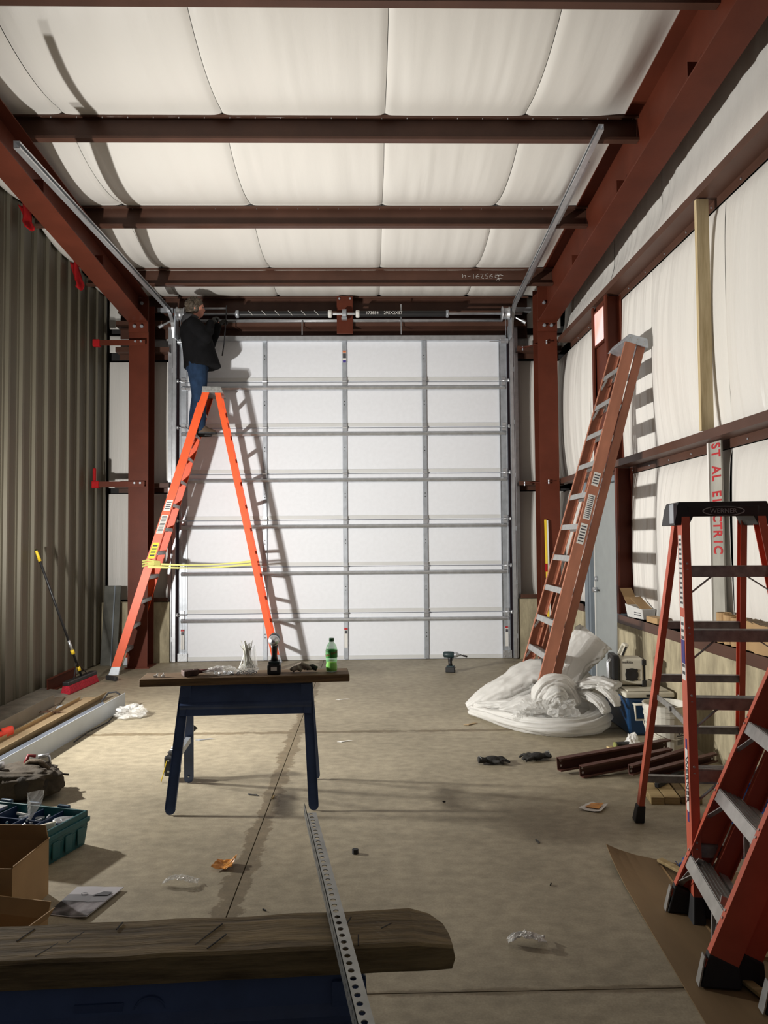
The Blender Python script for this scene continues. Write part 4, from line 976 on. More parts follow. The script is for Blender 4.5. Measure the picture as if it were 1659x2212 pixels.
# tool bag
o = thing('tool_bag', 'dark brown canvas tool bag on the floor at the left edge', 'bag', (-2.13, 4.74, 0), R(15))
b = crumple((0, 0, 0), .22, .15, .095, 8.2, .20, 60, 40, .6); b.build('body', BAGCLOTH, o, smooth=True)
for k, (x, y, z) in enumerate(((-.10, -.10, .14), (.02, -.13, .13), (.12, -.09, .12))): b = MB(); b.sphere((x, y, z - .04), (.06, .04, .07), 10, 8); b.build('pocket', mat('dark_canvas', (.032, .026, .02), .85, var=.3, bump=.4), o, smooth=True)
b = MB(); b.tube([(.0, .05, .17), (.04, .02, .205), (.10, .0, .205), (.15, -.02, .16)], .016, 8); b.build('flap_roll', mat('tan_canvas', (.11, .08, .05), .85, var=.3, bump=.4), o, smooth=True)
b = MB(); b.cyl((.08, .06, .22), (.14, .075, .222), .012, n=10); b.cyl((.14, .07, .222), (.15, .06, .18), .008, n=8); b.build('socket_tool', GALV, o, smooth=True)
b = MB(); b.tube([(.0, .06, .17), (.02, .09, .225), (.06, .10, .215)], .011, 8); b.build('red_grip', mat('red_grip', (.25, .015, .02), .5), o, smooth=True)
b = MB(); b.cyl((-.22, .02, .16), (-.14, -.02, .20), .03, n=12); b.cyl((-.14, -.02, .20), (-.10, -.03, .21), .022, n=12); b.build('chrome_tool', GALV, o, smooth=True)
b = MB(); b.tube([(.18, .02, .12), (.26, .04, .10)], .006, 6); b.build('screwdriver', BLACK, o)
# teal organiser
o = thing('tool_organiser', 'open teal plastic parts organiser on the floor', 'toolbox', (-1.80, 3.945, 0), R(-17))
lx_, ly_, hh = .31, .15, .17
b = MB(); b.hexa([(-lx_ + .01, -ly_ + .01, 0), (lx_ - .01, -ly_ + .01, 0), (lx_ - .01, ly_ - .01, 0), (-lx_ + .01, ly_ - .01, 0)], [(-lx_, -ly_, .09), (lx_, -ly_, .09), (lx_, ly_, .09), (-lx_, ly_, .09)])
for (a, c, d, e) in ((-lx_, lx_, -ly_, -ly_ + .012), (-lx_, lx_, ly_ - .012, ly_), (-lx_, -lx_ + .012, -ly_, ly_), (lx_ - .012, lx_, -ly_, ly_)): b.box(a, c, d, e, .09, hh)
b.box(-lx_ - .008, lx_ + .008, -ly_ - .008, -ly_, .115, .14); b.box(lx_, lx_ + .010, -ly_ - .008, ly_ + .008, .115, .14)
for y in (-.09, .0, .09): b.box(lx_, lx_ + .006, y - .025, y + .025, .02, .10)
b.build('tray', TEAL, o, bevel=.005)
b = MB()
for x in (-.12, .05, .17): b.box(x - .003, x + .003, -ly_ + .012, ly_ - .012, .09, hh - .012)
b.box(-lx_, lx_, -.004, .004, .09, hh - .02); b.build('divider', mat('navy_plastic', (.012, .03, .085), .45), o)
for x in (-.20, -.02, .16): MB().box(x - .035, x + .035, ly_ - .004, ly_ + .016, .13, hh + .012).build('latch', mat('blue_latch', (.015, .06, .12), .45), o, bevel=.005)
b = MB(); b.hexa([(-lx_, -ly_ - .16, .06), (-.02, -ly_ - .16, .06), (-.02, -ly_ - .155, .065), (-lx_, -ly_ - .155, .065)], [(-lx_, -ly_, hh), (-.02, -ly_, hh), (-.02, -ly_, hh + .006), (-lx_, -ly_, hh + .006)]); b.build('lid', TEAL, o)
random.seed(31)
for k in range(26):
    x, y = random.uniform(-.28, .27), random.uniform(-.11, .11); b = MB(); a = random.uniform(0, PI); d = Vector((math.cos(a), math.sin(a), random.uniform(-.2, .3))) * random.uniform(.012, .035); c = Vector((x, y, .115 + random.uniform(0, .035)))
    b.cyl(c - d, c + d, random.uniform(.006, .012), n=6); b.build('fastener', (GALV, GALVD, WHITE, BLACK)[k % 4], o)
b = MB(); b.lathe([(.032, 0), (.045, .0), (.045, .016), (.032, .016)], 18, Matrix.Translation((.235, .05, .135))); b.build('tape_roll', GALV, o, smooth=True)
b = MB(); b.hexa([(.19, -.10, .13), (.26, -.04, .13), (.25, -.02, .13), (.18, -.08, .13)], [(.19, -.10, .16), (.26, -.03, .17), (.25, -.01, .17), (.18, -.08, .16)]); b.build('white_packet', mat('cream_packet', (.75, .72, .60), .6), o, bevel=.006)
def f(u, v): return Vector((.02 + .07 * u + .02 * v * nz(u * 4, v * 3), .02 + .03 * math.sin(u * 5 + v * 4) + .05 * v, .14 + .13 * v))
MB().grid(8, 8, f).build('clear_bag', CLEAR, o, smooth=False)
b = MB(); b.box(-.30, -.16, .02, .12, .15, .165); b.build('steel_plate', GALV, o)
# cartons
def carton(label, loc, rz, lx, ly, h, flaps, m=KRAFT, group='open cartons by the organiser'):
    o = thing('carton', label, 'box', loc, rz, group); t = .005
    MB().box(-lx, lx, -ly, ly, 0, t).build('bottom', m, o)
    for (a, c, d, e) in ((-lx, lx, -ly, -ly + t), (-lx, lx, ly - t, ly), (-lx, -lx + t, -ly + t, ly - t), (lx - t, lx, -ly + t, ly - t)): MB().box(a, c, d, e, t, h).build('side', m, o)
    for (sd, ln, ang) in flaps:
        b = MB(); ca, sa = math.cos(R(ang)) * ln, math.sin(R(ang)) * ln
        if sd in 'lr':
            s = 1 if sd == 'r' else -1; b.hexa([(s * lx, -ly, h), (s * lx, ly, h), (s * (lx - t), ly, h), (s * (lx - t), -ly, h)], [(s * (lx + ca), -ly, h + sa), (s * (lx + ca), ly, h + sa), (s * (lx + ca - t), ly, h + sa), (s * (lx + ca - t), -ly, h + sa)])
        else:
            s = 1 if sd == 'b' else -1; b.hexa([(-lx, s * ly, h), (lx, s * ly, h), (lx, s * (ly - t), h), (-lx, s * (ly - t), h)], [(-lx, s * (ly + ca), h + sa), (lx, s * (ly + ca), h + sa), (lx, s * (ly + ca - t), h + sa), (-lx, s * (ly + ca - t), h + sa)])
        b.build('flap', m, o)
    return o
carton('larger open cardboard carton in front of the teal organiser', (-1.605, 3.30, 0), R(-4), .17, .15, .235, (('b', .08, 110), ('l', .10, 120), ('r', .012, 60)))
carton('small open cardboard carton beside the brochure', (-1.435, 2.90, 0), R(-14), .17, .13, .11, (('r', .055, 55), ('b', .06, 70), ('f', .03, 120)))
o = carton('low cardboard carton with a printed label between the two open cartons', (-1.69, 3.09, 0), R(-6), .11, .04, .15, (('r', .03, 60),))
MB().box(-.07, .08, -.0425, -.0402, .06, .12).build('printed_label', mat('brown_print', (.16, .09, .05), .7), o); MB().box(-.055, .065, -.0435, -.0426, .07, .11).build('label_frame', WHITE, o)
# brochure
mb_, nt_, b_ = _new('brochure_print'); n1 = _noise(nt_, 9, 5); r1 = _mixcol(nt_, n1.outputs['Fac'], (.015, .013, .016), (.30, .28, .30), .42, .62); nt_.links.new(r1.outputs[0], b_.inputs['Base Color']); b_.inputs['Roughness'].default_value = .35
br_ = thing('brochure', 'grey printed brochure lying on the floor by the cartons', 'brochure', (-1.235, 3.345, 0), R(-8))
cr = [Vector(p) for p in ((-.10, -.115, 0), (.085, -.135, 0), (.115, .135, 0), (-.105, .135, 0))]
def bf(z, a0, a1):
    def f(u, v):
        v = a0 + (a1 - a0) * v
        p = (cr[0] * (1 - u) + cr[1] * u) * (1 - v) + (cr[3] * (1 - u) + cr[2] * u) * v
        return p + Vector((0, 0, z + .012 * max(0, u - .6) * 2 + .006 * math.sin(PI * u) * v))
    return f
PAPER = mat('brochure_paper', (.50, .49, .52), .35, var=.05)
MB().grid(10, 10, bf(.003, 0, 1)).build('pages', PAPER, br_, solid=.003); MB().grid(10, 4, bf(.0062, .02, .46)).build('photo_print', mb_, br_)
MB().grid(10, 2, bf(.0062, .47, .70)).build('grey_band', mat('grey_band', (.24, .24, .26), .35, var=.1), br_)
b = MB(); b.hexa([bf(.0085, 0, 1)(.55, .66), bf(.0085, 0, 1)(.9, .66), bf(.0085, 0, 1)(.92, .78), bf(.0085, 0, 1)(.72, .80)], [bf(.009, 0, 1)(.55, .66), bf(.009, 0, 1)(.9, .66), bf(.009, 0, 1)(.92, .78), bf(.009, 0, 1)(.72, .80)]); b.build('dark_print', INK, br_)
b = MB(); c0 = bf(.0085, 0, 1)(.36, .70); b.tube([c0 + Vector((.014 * math.cos(t), .011 * math.sin(t), 0)) for t in [2 * PI * k / 16 for k in range(17)]], .001, 4); b.build('ring_print', INK, br_)

# ================================================================== THINGS ON THE PLANK
PZ_ = .7408
def pp(dx, dy=0.): a = R(5); return (-.752 + dx * math.cos(a) - dy * math.sin(a), 4.695 + dx * math.sin(a) + dy * math.cos(a), PZ_)
def impact(label, loc, rz, bit=False, group='cordless drivers'):
    o = thing('impact_driver', label, 'drill', loc, rz, group)   # front (chuck) faces local -y
    MB().box(-.040, .040, -.055, .055, 0, .062).build('battery', BLACK, o, bevel=.008)
    MB().box(-.018, .018, -.0565, -.055, .025, .047).build('battery_label', WHITE, o)
    MB().box(-.034, .034, -.045, .045, .0625, .078).build('base', mat('dark_teal_shell', (.012, .03, .034), .45), o, bevel=.006)
    b = MB(); b.loft([ring((0, y, z), rx, ry, 12) for y, z, rx, ry in ((.0, .075, .022, .026), (.003, .11, .017, .022), (.006, .15, .019, .024), (.004, .175, .024, .030))]); b.build('handle', BLACK, o, smooth=True)
    b = MB(); b.loft([ring((0, y, .205), r, r * 1.05, 14, (1, 0, 0), (0, 0, 1)) for y, r in ((.085, .018), (.075, .033), (.02, .036), (-.035, .034), (-.05, .028))]); b.build('motor_housing', MATS['dark_teal_shell'], o, smooth=True)
    b = MB(); b.lathe([(.034, 0), (.031, .02), (.024, .045), (.016, .05), (.013, .07), (.006, .07)], 16, fr((0, -.048, .205), (1, 0, 0), (0, 0, 1))); b.build('nose', GALV, o, smooth=True)
    b = MB(); b.hexa([(-.009, -.030, .135), (.009, -.030, .135), (.009, -.02, .135), (-.009, -.02, .135)], [(-.009, -.038, .168), (.009, -.038, .168), (.009, -.02, .168), (-.009, -.02, .168)]); b.build('trigger', BLACK, o)
    if bit: b = MB(); b.cyl((0, -.118, .205), (0, -.16, .195), .006, n=8); b.cyl((0, -.15, .197), (0, -.20, .187), .011, n=8); b.build('socket_bit', BLACK, o, smooth=True)
    return o
impact('black cordless impact driver standing upright on the plank', pp(.165, -.02), R(4))
impact('dark cordless driver standing on the floor near the overhead door', (.945, 8.98, 0), R(75), True)
# pipe wrench
o = thing('pipe_wrench', 'rusty pipe wrench lying on the plank', 'wrench', pp(-.29, -.01), R(28)); RUST = mat('rusty_iron', (.075, .038, .028), .7, .3, var=.4, vsc=14, bump=.4)
b = MB(); b.tube([(-.02, 0, .02), (.06, 0, .022), (.15, .0, .024)], [.014, .010, .013], 8); b.build('handle', mat('red_worn_handle', (.12, .035, .03), .7, var=.4), o, smooth=True)
b = MB(); b.box(-.085, -.01, -.028, -.002, .004, .036); b.box(-.10, -.075, -.05, -.002, .004, .036); b.build('fixed_jaw', RUST, o, bevel=.004)
b = MB(); b.box(-.08, .0, .006, .032, .004, .034); b.box(-.095, -.07, .0, .045, .004, .034); b.build('hook_jaw', RUST, o, bevel=.004)
b = MB(); b.cyl((-.03, .0, .02), (-.005, .0, .02), .019, n=12); b.build('adjusting_nut', RUST, o)
# bags of bolts
o = thing('bolt_bag', 'clear plastic bag of bolts lying flat on the plank', 'bag', pp(-.145, -.02), R(5))
crumple((0, 0, .0), .095, .055, .026, 5.5, .4).build('film', CLEAR, o); random.seed(41)
for k in range(14): b = MB(); x, y = random.uniform(-.065, .065), random.uniform(-.03, .03); b.cyl((x, y, .006), (x + random.uniform(-.012, .012), y + .012, .014), .006, n=6); b.build('bolt', GALVD, o)
o = thing('zip_tie_bundle', 'bag of white zip ties standing upright on the plank', 'zip ties', pp(.0, -.01), R(5))
b = MB(); random.seed(43)
for k in range(46):
    x, y = random.gauss(0, .009), random.gauss(0, .008); lx2 = random.gauss(-.008, .014)
    b.tube([(x * 2.4, y * 2, .035), (x + random.gauss(0, .004), y, .09), (x * .9 + lx2 * .5, y, .145), (x * 1.2 + lx2, y * 1.2, random.uniform(.15, .205))], .0024, 4)
sb = b.build('ties', mat('white_nylon', (.80, .80, .74), .45, var=.03), o); sb['kind'] = 'stuff'
crumple((.0, 0, 0), .062, .05, .03, 9.4, .35).build('film', CLEAR, o)
for k in range(9): b = MB(); x, y = -.05 + .0125 * k, -.028 + .010 * (k % 3); b.lathe([(.0045, 0), (.010, 0), (.010, .004), (.0045, .004)], 10, fr((x, y - .012, .012 + .007 * (k % 2)), (1, 0, 0), (0, 0, 1)), cap=False); b.build('washer', GALV, o)
def f(u, v): t = -.8 + 3.0 * u; return Vector((.052 * math.cos(t) * (1 - .3 * v) + .012, .052 * math.sin(t) * (1 - .3 * v), .03 + .13 * v + .02 * math.sin(u * 7)))
MB().grid(14, 8, f).build('open_film', CLEAR, o)
# work gloves on the plank
o = thing('work_gloves', 'crumpled grey work gloves on the plank beside the driver', 'gloves', pp(.33, -.0), R(10))
GG = mat('grey_leather', (.24, .20, .16), .8, var=.4, vsc=30, bump=.5); b = MB()
for k, (x0, y0, x1, y1, z) in enumerate(((-.07, .02, .03, .0, .02), (-.05, -.02, .05, .015, .028), (-.02, .01, .06, -.02, .02), (.0, -.02, -.06, -.03, .014))): b.tube([(x0, y0, z * .6), ((x0 + x1) / 2, (y0 + y1) / 2, z + .02), (x1, y1, z)], [.010, .017, .014], 8)
b.build('palm', GG, o, remesh=.006)
b = MB(); b.tube([(.03, .0, .025), (.07, -.01, .03), (.095, -.015, .018)], [.016, .018, .014], 8); b.build('cuff', GLOVE, o, smooth=True)
# soda bottle
o = thing('soda_bottle', 'half empty green soda bottle standing on the plank', 'bottle', pp(.515, -.01), R(0))
GLS = mat('green_bottle', (.22, .66, .28), .08, var=0, alpha=.45, spec=.6); 
MB().lathe([(.026, 0), (.033, .004), (.036, .022), (.0345, .045), (.032, .055), (.0345, .068), (.0355, .10), (.0355, .135), (.031, .158), (.020, .175), (.0135, .183), (.0135, .188)], 24).build('bottle', GLS, o, smooth=True)
MB().lathe([(.024, .003), (.031, .006), (.034, .022), (.0325, .045), (.031, .055), (.031, .058)], 24).build('drink', mat('lime_drink', (.42, .72, .02), .2, var=0), o, smooth=True)
MB().lathe([(.0362, .088), (.0366, .09), (.0366, .132), (.0362, .134)], 24, cap=False).build('wrap_label', mat('green_label', (.02, .22, .03), .4, var=.25, vsc=40), o, smooth=True)
MB().lathe([(.0145, .185), (.0155, .186), (.0155, .204), (.0145, .206)], 18).build('cap', mat('dark_green_cap', (.006, .08, .02), .4, var=0), o)
t_ = text('label_text', 'Mtn Dew', .020, fr((0, -.0378, .112), (1, 0, .38), (-.38, 0, 1)), mat('label_red', (.45, .03, .015), .5, var=0), o); 
for v in t_.data.vertices:
    v.co.y = -math.sqrt(max(1e-6, .0374 ** 2 - min(v.co.x ** 2, .0012)))
# white bits
for k, (dx, lab) in enumerate(((-.535, 'white plastic clip at the left end of the plank'), (-.495, 'white plastic clip close to the pipe wrench'))):
    b = MB(); b.box(-.012, .012, -.006, .006, 0, .012); b.cyl((0, 0, .01), (.012, .004, .022), .004, n=6); o = b.build('plastic_clip', WHITE, loc=pp(dx, -.05), rot=(0, 0, k)); tag(o, lab, 'clip', 'white plastic clips')
# reciprocating saw on the floor against the left sawhorse legs
o = thing('reciprocating_saw', 'dark corded tool propped at the left end of the middle sawhorse', 'power tool', (-1.285, 5.03, 0), R(-10))
MB().box(-.045, .035, -.05, .05, .035, .165).build('battery', BLACK, o, bevel=.012)
b = MB(); b.tube([(-.005, 0, .155), (.02, .02, .20), (.06, .06, .29), (.09, .09, .34)], [.042, .030, .030, .044], 10); b.build('body', BLACK, o, smooth=True)
b = MB()
for k in range(8): t = k / 7; b.tube([(-.012 + .05 * t, -.022 + .05 * t, .20 + .10 * t), (.01 + .05 * t, -.028 + .05 * t, .205 + .10 * t)], .004, 4)
b.build('grip_ribs', GALVD, o)
b = MB(); b.tube([(-.02, -.055, .14), (-.035, -.06, .08), (-.055, -.065, .006)], .0035, 6); b.build('cord', YELLOW, o)
b = MB(); b.cyl((-.01, -.051, .07), (-.01, -.056, .07), .008, n=8); b.cyl((-.01, -.051, .14), (-.01, -.056, .14), .006, n=8); b.build('screw', GALV, o)
# ================================================================== RIGHT SIDE CLUTTER
# blue cooler with cream lid
o = thing('cooler', 'blue cooler with a cream lid against the side wall', 'cooler', (2.185, 6.25, 0))
b = MB(); b.hexa([(-.15, -.26, 0), (.15, -.26, 0), (.15, .26, 0), (-.15, .26, 0)], [(-.185, -.30, .30), (.185, -.30, .30), (.185, .30, .30), (-.185, .30, .30)]); b.build('body', BLUEP, o, bevel=.02)
b = MB(); b.box(-.195, .195, -.31, .31, .302, .345); b.build('lid', CREAM, o, bevel=.012)
MB().box(-.165, .165, -.27, .27, .346, .356).build('lid_panel', CREAM, o, bevel=.005); MB().box(-.03, .03, -.318, -.31, .315, .33).build('lid_latch', BLACK, o)
b = MB(); b.tube([(-.13, -.305, .26), (-.13, -.335, .26), (.13, -.335, .26), (.13, -.305, .26)], .010, 6); b.tube([(-.13, -.33, .26), (-.12, -.325, .14), (.12, -.325, .14), (.13, -.33, .26)], .009, 6); b.build('handle', CREAM, o, smooth=True)
# jobsite radio on the cooler
o = thing('jobsite_radio', 'cream and black jobsite radio standing on the cooler lid', 'radio', (2.10, 6.22, .3565), R(-6))
MB().box(-.075, .115, -.085, .085, .012, .225).build('body', CREAM, o, bevel=.015)
b = MB(); b.box(-.135, -.076, -.095, .095, .0, .25); b.build('front_frame', BLACK, o, bevel=.014)
b = MB(); b.box(.10, .135, -.095, .095, .0, .05); b.box(.10, .135, -.095, .095, .17, .215); b.box(.118, .130, -.08, .08, .05, .17); b.build('rear_bumper', BLACK, o, bevel=.010)
b = MB()
for y in (-.07, -.03): b.tube([(-.135, y, .03), (-.160, y, .06), (-.160, y, .19), (-.135, y, .22)], .008, 8)
b.build('guard_bar', GALV, o, smooth=True)
b = MB(); T = fr((.02, -.0855, .095), (1, 0, 0), (0, 0, 1)); b.lathe([(.052, 0), (.052, .004), (.030, .006), (.010, .004)], 20, T)
for k in range(4): t = PI / 4 + k * PI / 2; b.cyl((.02 + .052 * math.cos(t), -.086, .095 + .052 * math.sin(t)), (.02 + .052 * math.cos(t), -.092, .095 + .052 * math.sin(t)), .011, n=8)
b.build('speaker', BLACK, o)
text('radio_logo', 'makita', .033, fr((-.015, -.0862, .196), (1, 0, 0), (0, 0, 1)), INK, o)
b = MB(); b.bar((-.05, -.05, .235), (-.01, -.05, .325), .016, .030, (1, 0, 0)); b.bar((-.05, .05, .235), (-.01, .05, .325), .016, .030, (1, 0, 0)); b.bar((-.01, -.055, .325), (-.01, .055, .325), .034, .022); b.build('carry_handle', CREAM, o, bevel=.006)
b = MB(); b.bar((-.045, -.0585, .245), (-.015, -.0585, .315), .003, .014, (1, 0, 0)); b.build('handle_grip', BLACK, o)
# bucket
o = thing('bucket', 'dirty white plastic bucket behind the red stepladder', 'bucket', (2.115, 5.45, 0))
b = MB(); b.lathe([(.13, 0), (.150, .29), (.156, .29), (.156, .305), (.151, .305), (.152, .33), (.158, .33), (.158, .365), (.163, .37), (.155, .372), (.149, .36), (.128, .012), (.05, .012)], 32); b.build('pail', BUCKET, o, smooth=False)
b = MB(); b.lathe([(.02, .0), (.140, .0), (.140, .004), (.02, .004)], 24, Matrix.Translation((0, 0, .19))); b.build('contents', mat('mud', (.08, .065, .045), .9, var=.4, bump=.6), o)
b = MB(); b.tube([(-.165, .0, .25), (-.17, -.06, .20), (-.10, -.155, .155), (.0, -.175, .15), (.10, -.155, .16), (.165, -.05, .24), (.165, .0, .25)], .003, 6); b.cyl((-.16, -.10, .16), (-.06, -.172, .15), .008, n=8); b.build('bail', CREAM, o, smooth=True)
def bk(r, t0, t1, z0, z1, nm, m, off=.0):
    def f(u, v): t = t0 + (t1 - t0) * u; z = z0 + (z1 - z0) * v; rr = .1305 + .02 * z / .29 + off; return Vector((rr * math.cos(t), rr * math.sin(t), z))
    return MB().grid(8, 2, f).build(nm, m, o, smooth=True)
bk(0, R(-85), R(-55), .10, .22, 'warning_label', STICK, .001); bk(0, R(-82), R(-58), .165, .172, 'label_bar', INK, .002); bk(0, R(-80), R(-60), .105, .155, 'label_print', mat('label_grey', (.25, .25, .25), .7, var=.3, vsc=80), .002)
b = MB(); N = 18; b.tube([Vector(((.1305 + .02 * .195 / .29 + .002) * math.cos(R(-70) + .13 * math.cos(2 * PI * k / N)), (.1305 + .02 * .195 / .29 + .002) * math.sin(R(-70) + .13 * math.cos(2 * PI * k / N)), .195 + .019 * math.sin(2 * PI * k / N))) for k in range(N + 1)], .002, 4)
b.tube([Vector(((.1465) * math.cos(R(-70) + q), (.1465) * math.sin(R(-70) + q), .195 + q * .14)) for q in (-.1, .1)], .002, 4); b.build('no_sign', INK, o)
o = crumple((0, 0, 0), .05, .05, .055, 12.2, .45, 20, 12).build('paper_towel', WHITE, loc=(1.93, 5.62, 0)); tag(o, 'crumpled white paper towel left of the bucket', 'paper')
# foam sheeting heap
hs = thing('foam_sheeting', 'big heap of white translucent foam sheeting in front of the cooler', 'packing foam', (1.4, 6.35, 0)); HO = Vector((1.4, 6.35, 0))
def fold(path, radii, flat, seed, amp=.16, ns=84, nr=64, m=FOAM, par=hs, name='fold', up=(0, 0, 1), sm_=True):
    P = [Vector(p) - HO for p in path]; n = len(P) - 1
    def cr_(A, t):
        i = min(int(t * n), n - 1); f = t * n - i; p0 = A[max(i - 1, 0)]; p1 = A[i]; p2 = A[i + 1]; p3 = A[min(i + 2, n)]
        return p1 * (1 - f) * (1 - f) * (1 + 2 * f) + p2 * f * f * (3 - 2 * f) + (p2 - p0) * .5 * f * (1 - f) ** 2 + (p3 - p1) * .5 * f * f * (f - 1)
    rings = []; prev = None
    for i in range(ns + 1):
        t = i / ns; p = cr_(P, t); d = (cr_(P, min(1, t + .01)) - cr_(P, max(0, t - .01))).normalized(); r = cr_(radii, t)
        a = d.cross(Vector(up)) if prev is None else prev - d * prev.dot(d)
        if a.length < 1e-3: a = d.cross(Vector((1, 0, 0)))
        a.normalize(); prev = a; c = a.cross(d); rg = []
        for k in range(nr):
            th = 2 * PI * k / nr
            q = .94 + 1.25 * amp * (.5 - 2 * abs(nz(1.9 * math.cos(th) + seed, 1.9 * math.sin(th), t * 1.6 + seed))) + amp * 1.0 * (.4 - 1.8 * abs(nz(4.2 * math.cos(th), 4.2 * math.sin(th) + seed, t * 3.2))) + amp * .55 * (.35 - 1.6 * abs(nz(9 * math.cos(th), 9 * math.sin(th) + seed, t * 8)))
            v = p + a * math.cos(th) * r * q + c * math.sin(th) * r * q * flat
            v.z = max(v.z, .004 + .002 * ((k + i) % 2)); rg.append(v)
        rings.append(rg)
    return MB().loft(rings).build(name, m, par, smooth=sm_)
fold([(.86, 6.80, .06), (1.02, 6.80, .13), (1.22, 6.82, .20), (1.45, 6.84, .28), (1.65, 6.80, .30)], [.05, .12, .18, .22, .20], .8, 1.3, .14)
fold([(.90, 6.72, .05), (1.0, 6.52, .06), (1.12, 6.28, .07), (1.30, 6.06, .07), (1.50, 5.98, .08), (1.70, 6.03, .08), (1.84, 6.14, .10), (1.86, 6.40, .12)], [.05, .06, .075, .08, .085, .09, .10, .08], .85, 4.1, .22)
fold([(.92, 6.70, .10), (1.10, 6.60, .12), (1.30, 6.50, .14), (1.45, 6.42, .16)], [.05, .07, .08, .06], .6, 7.7, .22)
fold([(1.10, 6.42, .08), (1.32, 6.35, .12), (1.55, 6.32, .14), (1.78, 6.32, .12)], [.10, .17, .19, .13], .75, 2.9, .20)
fold([(1.42, 6.20, .16), (1.38, 6.22, .26), (1.44, 6.20, .36), (1.54, 6.20, .38), (1.62, 6.22, .30), (1.66, 6.16, .20)], [.06, .085, .09, .09, .09, .06], .8, 5.3, .22)
fold([(1.46, 6.15, .17), (1.44, 6.12, .25), (1.50, 6.10, .31), (1.56, 6.12, .26)], [.05, .06, .06, .04], .9, 9.9, .25)
fold([(1.60, 6.42, .20), (1.68, 6.50, .34), (1.79, 6.58, .50), (1.90, 6.62, .63), (1.97, 6.64, .70)], [.05, .08, .13, .17, .155], .16, 6.4, .20, up=(.3, 1, 0))
fold([(1.60, 6.52, .20), (1.72, 6.60, .36), (1.84, 6.66, .50), (1.92, 6.70, .58)], [.06, .09, .11, .08], .25, 11.4, .25, up=(.3, 1, 0))
fold([(1.62, 6.38, .26), (1.76, 6.28, .35), (1.88, 6.16, .385), (1.96, 6.06, .37)], [.09, .13, .12, .08], .32, 8.8, .30)
fold([(1.86, 6.12, .36), (1.91, 6.00, .31), (1.93, 5.95, .24)], [.07, .06, .03], .3, 13.1, .25)
fold([(1.72, 6.20, .30), (1.82, 6.06, .26), (1.86, 6.00, .18)], [.06, .07, .05], .5, 3.6, .2)
cf = thing('clear_film', 'shiny crumpled clear plastic film on the foam heap', 'plastic film', (1.40, 6.05, .16))
for (c, r, s) in (((-.08, .06, .0), (.13, .07, .06), 2.2), ((.12, -.02, -.02), (.12, .07, .07), 6.1), ((-.18, .10, -.06), (.08, .06, .05), 9.3)): crumple(c, *r, s, .5, 26, 16).build('film', CLEAR, cf, smooth=False)
for ch in cf.children:
    for v in ch.data.vertices: pass
# white trash bag behind the faded ladder
o = thing('trash_bag', 'small white plastic trash bag behind the faded ladder', 'bag', (1.99, 7.48, 0)); WB = film_mat('white_bag_film', (.72, .70, .66), .25, .95, .35, .6, (25, 1))
crumple((0, 0, 0), .19, .15, .16, 14.4, .35).build('bag', WB, o, smooth=True); crumple((.03, 0, .24), .09, .08, .06, 17.7, .6, 20, 14).build('knot', WB, o, smooth=True)
MB().bar((-.15, -.10, .20), (-.11, -.12, .16), .03, .012).build('red_print', REDINK, o)
# steel channels on the floor
CHS = mat('floor_channel_steel', (.085, .032, .024), .5, var=.2)
def chan(label, p0, p1, h, bw, up=(0, 0, 1), flip=1):
    p0, p1 = Vector(p0), Vector(p1); d = (p1 - p0).normalized(); side = Vector((d.y, -d.x, 0)).normalized() * flip; upv = side.cross(d) * (1 if side.cross(d).z > 0 else -1)
    o = thing('steel_channel', label, 'steel channel', p0, 0, 'loose steel channels'); b = MB(); b.prism(cprof(h, bw, .012, .004), (0, 0, 0), p1 - p0, side, upv); b.build('channel', CHS, o)
    b = MB()
    for t in (.03, .97):
        for z in (.3, .7): q = (p1 - p0) * t + upv * h * z; b.cyl(q + side * .0045, q + side * .0065, .008, n=8)
    b.build('bolt_holes', STICK, o); return o
chan('long brown steel channel on the floor, its end raised on pine strips', (1.235, 5.07, .02), (2.06, 5.30, .075), .085, .05)
chan('lower brown steel channel alongside the long one on the floor', (1.36, 4.98, .003), (2.02, 5.16, .06), .075, .045)
chan('short brown steel channel lying on the pine blocks', (1.64, 4.86, .05), (2.16, 5.10, .10), .062, .04)
chan('brown steel channel half hidden behind the red ladder foot', (1.72, 4.78, .048), (2.24, 4.98, .095), .055, .04)
# pine strips and blocks
for k in range(5):
    o = MB().box(-.15, .15, -.022, .022, 0, .018).build('pine_strip', PINEX, loc=(1.79 + .042 * k, 5.50 - .016 * k, 0), rot=(0, 0, R(100 + 4 * k)), bevel=.002)
    tag(o, ('first', 'second', 'third', 'fourth', 'fifth')[k] + ' pine strip from the left under the black handled saw', 'wood strip', 'pine strips')
for k, (x, w, l) in enumerate(((1.665, .075, .30), (1.752, .085, .40), (1.83, .05, .42), (1.895, .06, .42))):
    o = MB().box(-w / 2, w / 2, 0, l, 0, .042).build('pine_block', PINEX if k != 2 else TIMBER, loc=(x, 4.44, 0), rot=(0, 0, R(-8)), bevel=.003)
    tag(o, ('first', 'second', 'third', 'fourth')[k] + ' short lumber block from the left beside the red ladder foot', 'wood block', 'lumber blocks')
o = MB().bar((1.72, 4.60, .06), (1.98, 4.86, .06), .03, .03).build('black_tube', RUBBER, bevel=.006); tag(o, 'short black rubber bar resting across the lumber blocks', 'bar')
# handsaw handle
o = thing('hand_saw', 'black handled saw lying on the pine strips', 'saw', (1.90, 5.60, .03), R(14))
b = MB(); b.tube([(-.12, 0, .012), (-.06, 0, .016), (.04, 0, .014), (.07, 0, .012)], [.022, .017, .016, .010], 10); b.build('handle', BLACK, o, smooth=True)
b = MB(); b.tube([(-.125, 0, .012), (-.115, 0, .012)], .0235, 10); b.build('end_ring', mat('lime_ring', (.25, .26, .08), .5), o); MB().box(.06, .18, -.012, .012, .010, .013).build('blade', GALV, o)
